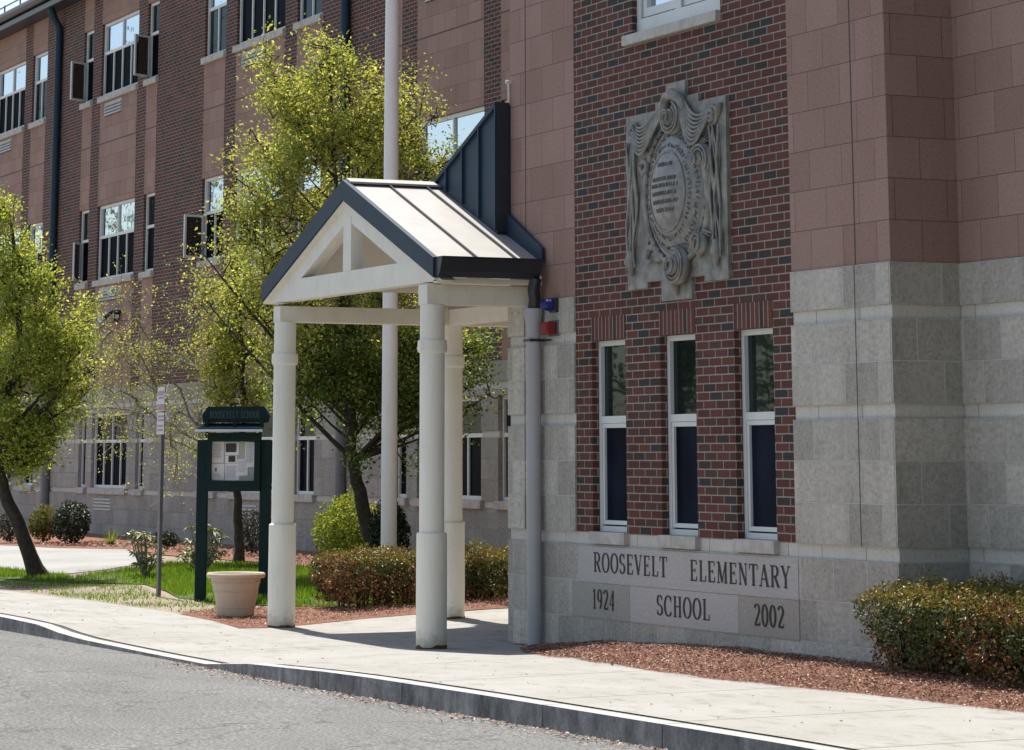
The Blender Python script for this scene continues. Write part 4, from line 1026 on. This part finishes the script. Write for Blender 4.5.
tree('young_tree', 'yellow green leafy young tree with dark forking trunk behind the flagpole', 37.8,
     [(378, 588), (371, 545), (362, 500), (353, 462), (350, 420), (348, 360), (340, 280), (335, 180), (330, 70)], .125,
     [(268, 66, 22, .1), (330, 48, 22, .0), (325, 80, 34, .2), (283, 110, 34, -.1), (257, 140, 26, .3), (372, 95, 36, -.2), (400, 80, 26, .2), (348, 135, 46, .1), (300, 165, 46, .2), (255, 190, 30, -.2),
      (405, 130, 40, .1), (432, 118, 16, -.1), (436, 150, 18, .1), (418, 175, 34, -.2), (360, 190, 50, .3), (300, 220, 48, -.3), (250, 240, 34, .2), (228, 205, 16, 0), (232, 262, 22, .3), (400, 220, 40, .3), (440, 180, 16, .1),
      (340, 260, 50, .3), (280, 285, 40, .0), (250, 310, 26, .2), (420, 275, 44, .1), (375, 300, 50, -.2), (320, 325, 44, .2), (280, 350, 38, -.1), (355, 355, 44, .4), (400, 350, 46, .2), (440, 335, 36, .1),
      (300, 385, 26, .2), (385, 395, 26, .3), (425, 390, 28, -.1), (462, 385, 26, .2), (480, 350, 24, .3), (455, 425, 14, 0), (490, 395, 13, -.2), (466, 350, 26, 0), (335, 365, 46, -.3), (375, 385, 44, 0), (305, 360, 36, .3), (350, 330, 46, 0), (410, 375, 40, .3), (440, 365, 34, -.2), (280, 80, 24, .3), (300, 130, 44, -.3), (225, 270, 20, .2), (240, 215, 26, .1), (200, 250, 9, 0), (205, 300, 10, .1)],
     84000, SPRING, .055, stemlow=.35, limb_r=.026, clump=.14, green_v=290)
tree('street_tree', 'bushy yellow green tree with leaning trunk at the left by the path', 39.5,
     [(40, 580), (22, 535), (4, 492), (-6, 455), (2, 410), (20, 340), (18, 260), (10, 215)], .12,
     [(2, 215, 20, 0), (14, 240, 22, .2), (-20, 260, 40, 0), (30, 275, 28, -.2), (5, 300, 42, .2), (52, 300, 24, .1), (40, 340, 42, -.1), (72, 325, 18, .2), (-20, 340, 50, .3), (80, 350, 18, 0), (70, 380, 26, -.2), (20, 390, 50, .1), (50, 410, 34, .3), (85, 395, 14, .1), (-20, 420, 50, -.2), (25, 435, 36, .2), (55, 440, 24, 0), (15, 460, 24, .2), (88, 372, 14, .2), (44, 462, 14, 0)],
     44000, SPRING_L, .055, stemlow=.38, limb_r=.05)
def sparse_branches(tb, lv, d):
    arms = [[(240, 452), (200, 425), (165, 400), (130, 370), (112, 330)], [(238, 462), (190, 436), (150, 415), (110, 408), (70, 412)], [(240, 440), (215, 405), (196, 370), (192, 330), (180, 300)], [(238, 470), (180, 440), (130, 430), (95, 416)],
            [(165, 400), (140, 360), (120, 335), (98, 322)], [(200, 425), (170, 380), (150, 340), (128, 300), (110, 290)], [(196, 370), (170, 352), (140, 350), (110, 356)], [(215, 405), (235, 385), (255, 382), (275, 398)], [(150, 415), (130, 395), (110, 390), (85, 380)],
            [(192, 330), (205, 300), (208, 270)], [(180, 408), (170, 430), (178, 460), (174, 480)], [(110, 330), (100, 345), (85, 350)]]
    for j, arm in enumerate(arms):
        do = random.uniform(-.8, .8)
        ps = [at_depth(u, v, d+do*i/4) for i, (u, v) in enumerate(arm)]
        sm = []
        for a, b in zip(ps, ps[1:]):
            for i in range(4): sm.append(a.lerp(b, i/4)+gauss3(.02))
        sm.append(ps[-1]); n = len(sm)
        tb.tube(sm, [max(.023*(1-.8*i/(n-1)), .006) for i in range(n)], 6, caps=False)
        for i in range(2, n):
            for _ in range(3):
                e = sm[i]+gauss3(.30); tw = bez(sm[i], sm[i].lerp(e, .5)+gauss3(.05), e, 3)
                tb.tube(tw, [.006, .005, .004, .003], 4, caps=False)
                for __ in range(6):
                    if random.random() < .8:
                        cc = tw[random.choice((1, 2, 3))]+gauss3(.06)
                        for ___ in range(3): leafquad(lv, cc+gauss3(.035), random.uniform(.03, .05), leafcol(SPRING+[(.33, .29, .10)]), .1)
tree('sparse_tree', 'thinly leafed tree with long arching half bare branches behind the notice board', 42.2,
     [(238, 572), (238, 530), (236, 490), (240, 450), (244, 410), (243, 360), (240, 310), (236, 262)], .082,
     [(236, 262, 18, .1), (215, 290, 22, 0), (252, 300, 26, .2), (225, 325, 26, -.2), (258, 345, 22, 0), (232, 360, 24, .2), (208, 345, 18, .1), (245, 385, 22, 0), (262, 395, 14, .2), (215, 385, 20, -.2)],
     12000, SPRING, .052, bark='bark', stemlow=.45, limb_r=.03, extra=sparse_branches)


def shrub(name, label, c, rx, ry, h, n, pal, lsize, mat='leaf', cat='shrub', stems=10, boxy=False, core=True, browncb=None):
    z = zg(c[0], c[1])+.01; t = thing(name, label, cat, (c[0], c[1], z))
    lv = MB(); lv.col = []; tb = MB()
    for i in range(n):
        d = gauss3(1.).normalized(); rr = random.random()**.28
        p = Vector((d.x*rx*rr, d.y*ry*rr, h*.52+d.z*h*.5*rr))
        k = 1+.16*noise.noise(p*4+Vector((c[0], c[1], 0)))+.1*noise.noise(p*11)
        p = Vector((p.x*k, p.y*k, max(p.z*k, .02)))
        leafquad(lv, p, lsize*random.uniform(.6, 1.3), leafcol(pal), .1)
    for i in range(stems):
        a = random.uniform(0, 6.28); e = Vector((math.cos(a)*rx*.6, math.sin(a)*ry*.6, h*random.uniform(.5, .85)))
        tb.tube(bez(Vector((0, 0, -.02)), Vector((0, 0, h*.3)), e, 4), [.014, .012, .01, .007, .004], 5, caps=False)
    tb.build('stem', M['bark'], t, local=True); lv.build('foliage', M[mat], t, local=True)
    return t
def gp(u, v):
    z = -.1; P = None
    for _ in range(40):
        d = (fw+rt*((u-CX)/FPX)+dn*((v-CY)/FPX)); s = (z-CAM.z)/d.z; P = CAM+d*s; z = .5*z+.5*zg(P.x, P.y)
    return P
def ppm_at(P): return FPX/((P-CAM).dot(fw))
YG_ = [(.22, .27, .03), (.27, .30, .035), (.16, .21, .025), (.32, .32, .06), (.12, .17, .02)]
DG = [(.018, .030, .012), (.025, .042, .016), (.035, .05, .02)]
P = gp(350, 570); k_ = ppm_at(P)
shrub('yellow_green_shrub', 'rounded bright yellow green shrub around the young tree trunk behind the hedge', (P.x, P.y), 38/k_, 38/k_, 72/k_, 9000, YG_, .045)
P = gp(408, 582); k_ = ppm_at(P)
shrub('dark_shrub', 'dark green rounded shrub just right of the flagpole', (P.x-.6, P.y), 22/k_, 22/k_, 80/k_, 4200, DG, .05, 'leaf_dark')
P = gp(43, 543); k_ = ppm_at(P)
shrub('olive_shrub', 'small olive yellow shrub by the grey downspout at left', (P.x, P.y), 16/k_, 16/k_, 35/k_, 2600, [(.13, .13, .03), (.09, .10, .025), (.16, .14, .05)], .05)
P = gp(71, 545); k_ = ppm_at(P)
shrub('evergreen_shrub', 'very dark evergreen shrub right of the olive shrub', (P.x, P.y), 20/k_, 20/k_, 41/k_, 3600, DG, .05, 'leaf_dark')
P = gp(10, 543); k_ = ppm_at(P)
shrub('twiggy_shrub', 'low dull brownish shrub behind the leaning trunk', (P.x, P.y), 15/k_, 15/k_, 30/k_, 1500, [(.04, .045, .025), (.06, .05, .035)], .045, 'leaf_dark')
P = gp(116, 549); k_ = ppm_at(P)
shrub('ground_shrub', 'low dark spreading shrub against the stone base below the wide window', (P.x, P.y+.9), 24/k_, 12/k_, 16/k_, 1600, DG+[(.05, .06, .03)], .045, 'leaf_dark')
P = gp(205, 556); k_ = ppm_at(P)
shrub('backing_shrub', 'dark twiggy shrub behind the left post of the notice board', (P.x, P.y+.8), 26/k_, 16/k_, 44/k_, 1700, [(.03, .034, .02), (.05, .045, .03)], .045, 'leaf_dark')
P = gp(252, 558); k_ = ppm_at(P)
shrub('russet_shrub', 'dull russet shrub behind the right post of the notice board', (P.x, P.y+.5), 14/k_, 14/k_, 46/k_, 1300, [(.06, .06, .03), (.07, .05, .03), (.09, .10, .03)], .045, 'leaf_dark')
def rhodo(label, u, v, wpx, hpx, n):
    P = gp(u, v); k_ = ppm_at(P); z = zg(P.x, P.y)
    t = thing('rhododendron', label, 'plant', (P.x, P.y, z)); lv = MB(); lv.col = []; tb = MB()
    for i in range(n):
        a = random.uniform(0, 6.28); r = random.random()**.5*wpx/2/k_; hh = hpx/k_*random.uniform(.25, .98)
        e = Vector((math.cos(a)*r, math.sin(a)*r, hh)); tb.tube(bez(Vector((0, 0, -.02)), Vector((e.x*.6, e.y*.6, hh*.4)), e, 4), [.016, .013, .010, .008, .006], 5, caps=False)
        for j in range(9):
            b = 2*math.pi*j/9+random.uniform(-.3, .3); L = random.uniform(.10, .17); dr = Vector((math.cos(b), math.sin(b), random.uniform(-.55, .35))).normalized()
            s = dr.cross(Vector((0, 0, 1))).normalized()*L*.17; c = random.choice([(.24, .27, .12), (.32, .34, .18), (.18, .22, .09), (.42, .36, .2), (.42, .42, .3)])
            lv.add([e, e+dr*L*.5+s+Vector((0, 0, .01)), e+dr*L-Vector((0, 0, .02)), e+dr*L*.5-s+Vector((0, 0, .01))], [(0, 1, 2, 3)]); lv.col.append(c)
    tb.build('stem', M['bark_pale'], t, local=True); lv.build('foliage', M['leaf_glossy'], t, local=True)
k = NT('leaf_glossy'); a_ = k.n('Attribute', attribute_name='col'); k.out(a_.outputs['Color'], .25, spec=.6); M['leaf_glossy'] = k.m
rhodo('small leggy rhododendron left of the sign post on the lawn', 145, 577, 34, 48, 20)
rhodo('fuller glossy rhododendron behind the left notice board post', 202, 571, 46, 46, 30)
P = gp(100, 546)
t = thing('yucca_tuft', 'small spiky yellow green tuft in the mulch by the path', 'plant', (P.x, P.y+.2, zg(P.x, P.y)))
lv = MB(); lv.col = []
for i in range(70):
    a = random.uniform(0, 6.28); e = random.uniform(.2, 1.3); L = random.uniform(.2, .42); d = Vector((math.cos(a)*math.cos(e), math.sin(a)*math.cos(e), math.sin(e))); s = d.cross(Vector((0, 0, 1))).normalized()*.014
    lv.add([s*-1, s, d*L], [(0, 1, 2)]); lv.col.append(leafcol([(.17, .20, .05), (.13, .16, .04)]))
lv.build('blades', M['leaf'], t, local=True)

def hedge(name, label, x0, x1, y0, y1, h, zf, n, lsize, top_pal, side_pal, brown, bp):
    t = thing(name, label, 'hedge', ((x0+x1)/2, (y0+y1)/2, zf))
    lv = MB(); lv.col = []; tb = MB()
    cx_, cy_ = (x0+x1)/2, (y0+y1)/2
    def place(x, y, z):
        q = Vector((x*2.2, y*2.2, z*2.2)); k = .09*noise.noise(q)+.085*noise.noise(q*3.1)+.06*noise.noise(q*8); return k
    A = [(x1-x0)*(y1-y0), (x1-x0)*h, (x1-x0)*h*.5, (y1-y0)*h, (y1-y0)*h]; tot = sum(A)
    for i in range(n):
        r = random.random()*tot; dep = abs(random.gauss(0, .05)); u_, v_ = random.random(), random.random()
        zz = h*(v_**.85)
        if r < A[0]: p = Vector((x0+(x1-x0)*u_, y0+(y1-y0)*v_, h-dep)); nn = Vector((0, 0, 1)); top = True
        elif r < A[0]+A[1]: p = Vector((x0+(x1-x0)*u_, y0+dep, zz)); nn = Vector((0, -1, 0)); top = False
        elif r < A[0]+A[1]+A[2]: p = Vector((x0+(x1-x0)*u_, y1-dep, zz)); nn = Vector((0, 1, 0)); top = False
        elif r < tot-A[4]: p = Vector((x0+dep, y0+(y1-y0)*u_, zz)); nn = Vector((-1, 0, 0)); top = False
        else: p = Vector((x1-dep, y0+(y1-y0)*u_, zz)); nn = Vector((1, 0, 0)); top = False
        # undercut towards the ground, rounded shoulders
        if not top:
            cut = .20*max(0, 1-p.z/(h*.6))**1.3+.10*max(0, (p.z-h*.85)/(h*.15))**2; p -= nn*cut
        else:
            e = min(p.x-x0, x1-p.x, p.y-y0, y1-p.y); p.z -= .07*max(0, 1-e/.12)**2
        p += nn*place(p.x, p.y, p.z)*1.3+gauss3(.012)
        if p.z < .03: p.z = .03+random.random()*.03
        bq = noise.noise(Vector((p.x*1.5+bp, p.y*1.5, p.z*2.0)))+.5*noise.noise(Vector((p.x*6, p.y*6, p.z*6)))+(h*.72-p.z)*.9/h
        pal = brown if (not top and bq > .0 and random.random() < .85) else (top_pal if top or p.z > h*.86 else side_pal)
        leafquad(lv, p-Vector((0, 0, 0)), lsize*random.uniform(.6, 1.35), leafcol(pal), .05, .5)
    nst = int((x1-x0)*(y1-y0)*26)
    for i in range(nst):
        x, y = random.uniform(x0+.18, x1-.18), random.uniform(y0+.18, y1-.18)
        for _ in range(3):
            e = Vector((x+random.gauss(0, .10), y+random.gauss(0, .10), h*random.uniform(.6, .95)))
            tb.tube(bez(Vector((x, y, -.03)), Vector((x, y, h*.35)), e, 3), [.012, .009, .007, .004], 4, caps=False)
    # inner mass of shaded twigs and leaves
    for i in range(int((x1-x0)*(y1-y0)*22)):
        x, y = random.uniform(x0+.05, x1-.05), random.uniform(y0+.02, y1-.05); b_ = Vector((x, y, h-.05)); e = b_+Vector((random.gauss(0, .03), random.gauss(0, .03), random.uniform(.06, .15)))
        tb.tube([b_, e], [.004, .002], 4, caps=False)
        for q_ in range(7): leafquad(lv, b_.lerp(e, random.random())+gauss3(.014), lsize*.9, leafcol(top_pal), .1, .5)
    for i in range(n//7):
        p = Vector((random.uniform(x0+.08, x1-.08), random.uniform(y0+.08, y1-.08), random.uniform(.1, h-.06)))
        leafquad(lv, p, lsize*1.7, leafcol(side_pal), .05, .7)
    off = Vector((cx_, cy_, 0)); lv.v = [tuple(Vector(v)-off) for v in lv.v]; tb.v = [tuple(Vector(v)-off) for v in tb.v]
    tb.build('stem', M['bark'], t, local=True); lv.build('foliage', M['leaf_dark'], t, local=True)
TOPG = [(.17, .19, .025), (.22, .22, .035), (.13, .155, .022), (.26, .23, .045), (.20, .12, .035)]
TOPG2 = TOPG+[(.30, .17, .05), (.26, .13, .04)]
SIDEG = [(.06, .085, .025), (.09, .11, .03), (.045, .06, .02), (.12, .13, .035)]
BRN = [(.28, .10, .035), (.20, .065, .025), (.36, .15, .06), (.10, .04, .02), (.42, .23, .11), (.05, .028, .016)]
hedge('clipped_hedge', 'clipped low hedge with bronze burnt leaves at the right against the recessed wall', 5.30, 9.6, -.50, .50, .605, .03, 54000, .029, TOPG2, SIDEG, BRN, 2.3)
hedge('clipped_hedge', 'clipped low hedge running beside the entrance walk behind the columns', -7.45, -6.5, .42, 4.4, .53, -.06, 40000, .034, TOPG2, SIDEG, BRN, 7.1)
# small dark sapling behind the right hedge
t = thing('dark_sapling', 'dark twiggy sapling poking up behind the right hedge', 'shrub', (8.05, .42, .03)); tb = MB(); lv = MB(); lv.col = []
for i in range(9):
    e = Vector((random.uniform(-.35, .35), random.uniform(-.1, .1), random.uniform(.62, .86))); tb.tube(bez(Vector((0, 0, 0)), Vector((0, 0, .5)), e, 4), [.014, .011, .009, .007, .004], 5, caps=False)
    for j in range(16): leafquad(lv, e+gauss3(.05), .06, leafcol(DG), .2)
tb.build('stem', M['bark'], t, local=True); lv.build('foliage', M['leaf_dark'], t, local=True)

# trees over the road, mirrored in the pavilion and wing windows, then added unseen shade trees
def far_tree(label, x, y, h, r, n):
    t = thing('broad_tree', label, 'tree', (x, y, ROADZ)); tb = MB(); lv = MB(); lv.col = []
    tb.tube([(0, 0, -.1), (.05, 0, h*.3), (-.05, .1, h*.6), (0, 0, h*.85)], [.22, .17, .11, .04], 8)
    for k in range(26):
        d = gauss3(1.).normalized(); c = Vector((d.x*r*.75, d.y*r*.75, h*.58+d.z*h*.36)); tb.tube(bez(Vector((0, 0, h*.35)), Vector((c.x*.4, c.y*.4, c.z*.8)), c, 4), [.07, .05, .04, .025, .01], 5, caps=False)
        for i in range(n//26): leafquad(lv, c+gauss3(r*.24), random.uniform(.14, .26), leafcol([(.07, .10, .02), (.05, .075, .016), (.10, .13, .025)]), .2)
    tb.build('trunk', M['bark'], t, local=True); lv.build('crown', M['leaf'], t, local=True)
far_tree('broad green tree across the road mirrored in the left slim window', -24., -20., 8.5, 3.6, 5200)
far_tree('broad green tree across the road mirrored in the middle slim window', -31., -18., 9.5, 4.0, 5200)
far_tree('broad green tree across the road mirrored in the right slim window', -17., -19., 7.5, 3.2, 5200)
far_tree('tall green tree far down the road mirrored in the second floor windows', -66., -4.5, 15., 5.0, 5200)
far_tree('unseen dense dark green tree added past the clipped hedge to shade the recessed wall', 14.6, -1.2, 15., 2.2, 30000)  # these last trees are added out of view to block sky light
far_tree('second unseen dense dark green tree added nearer the road to shade the recessed wall', 17.2, -3.2, 15., 2.3, 30000)
far_tree('third unseen dense dark green tree added close to the building to block sky light', 17.5, .6, 15., 2.6, 30000)
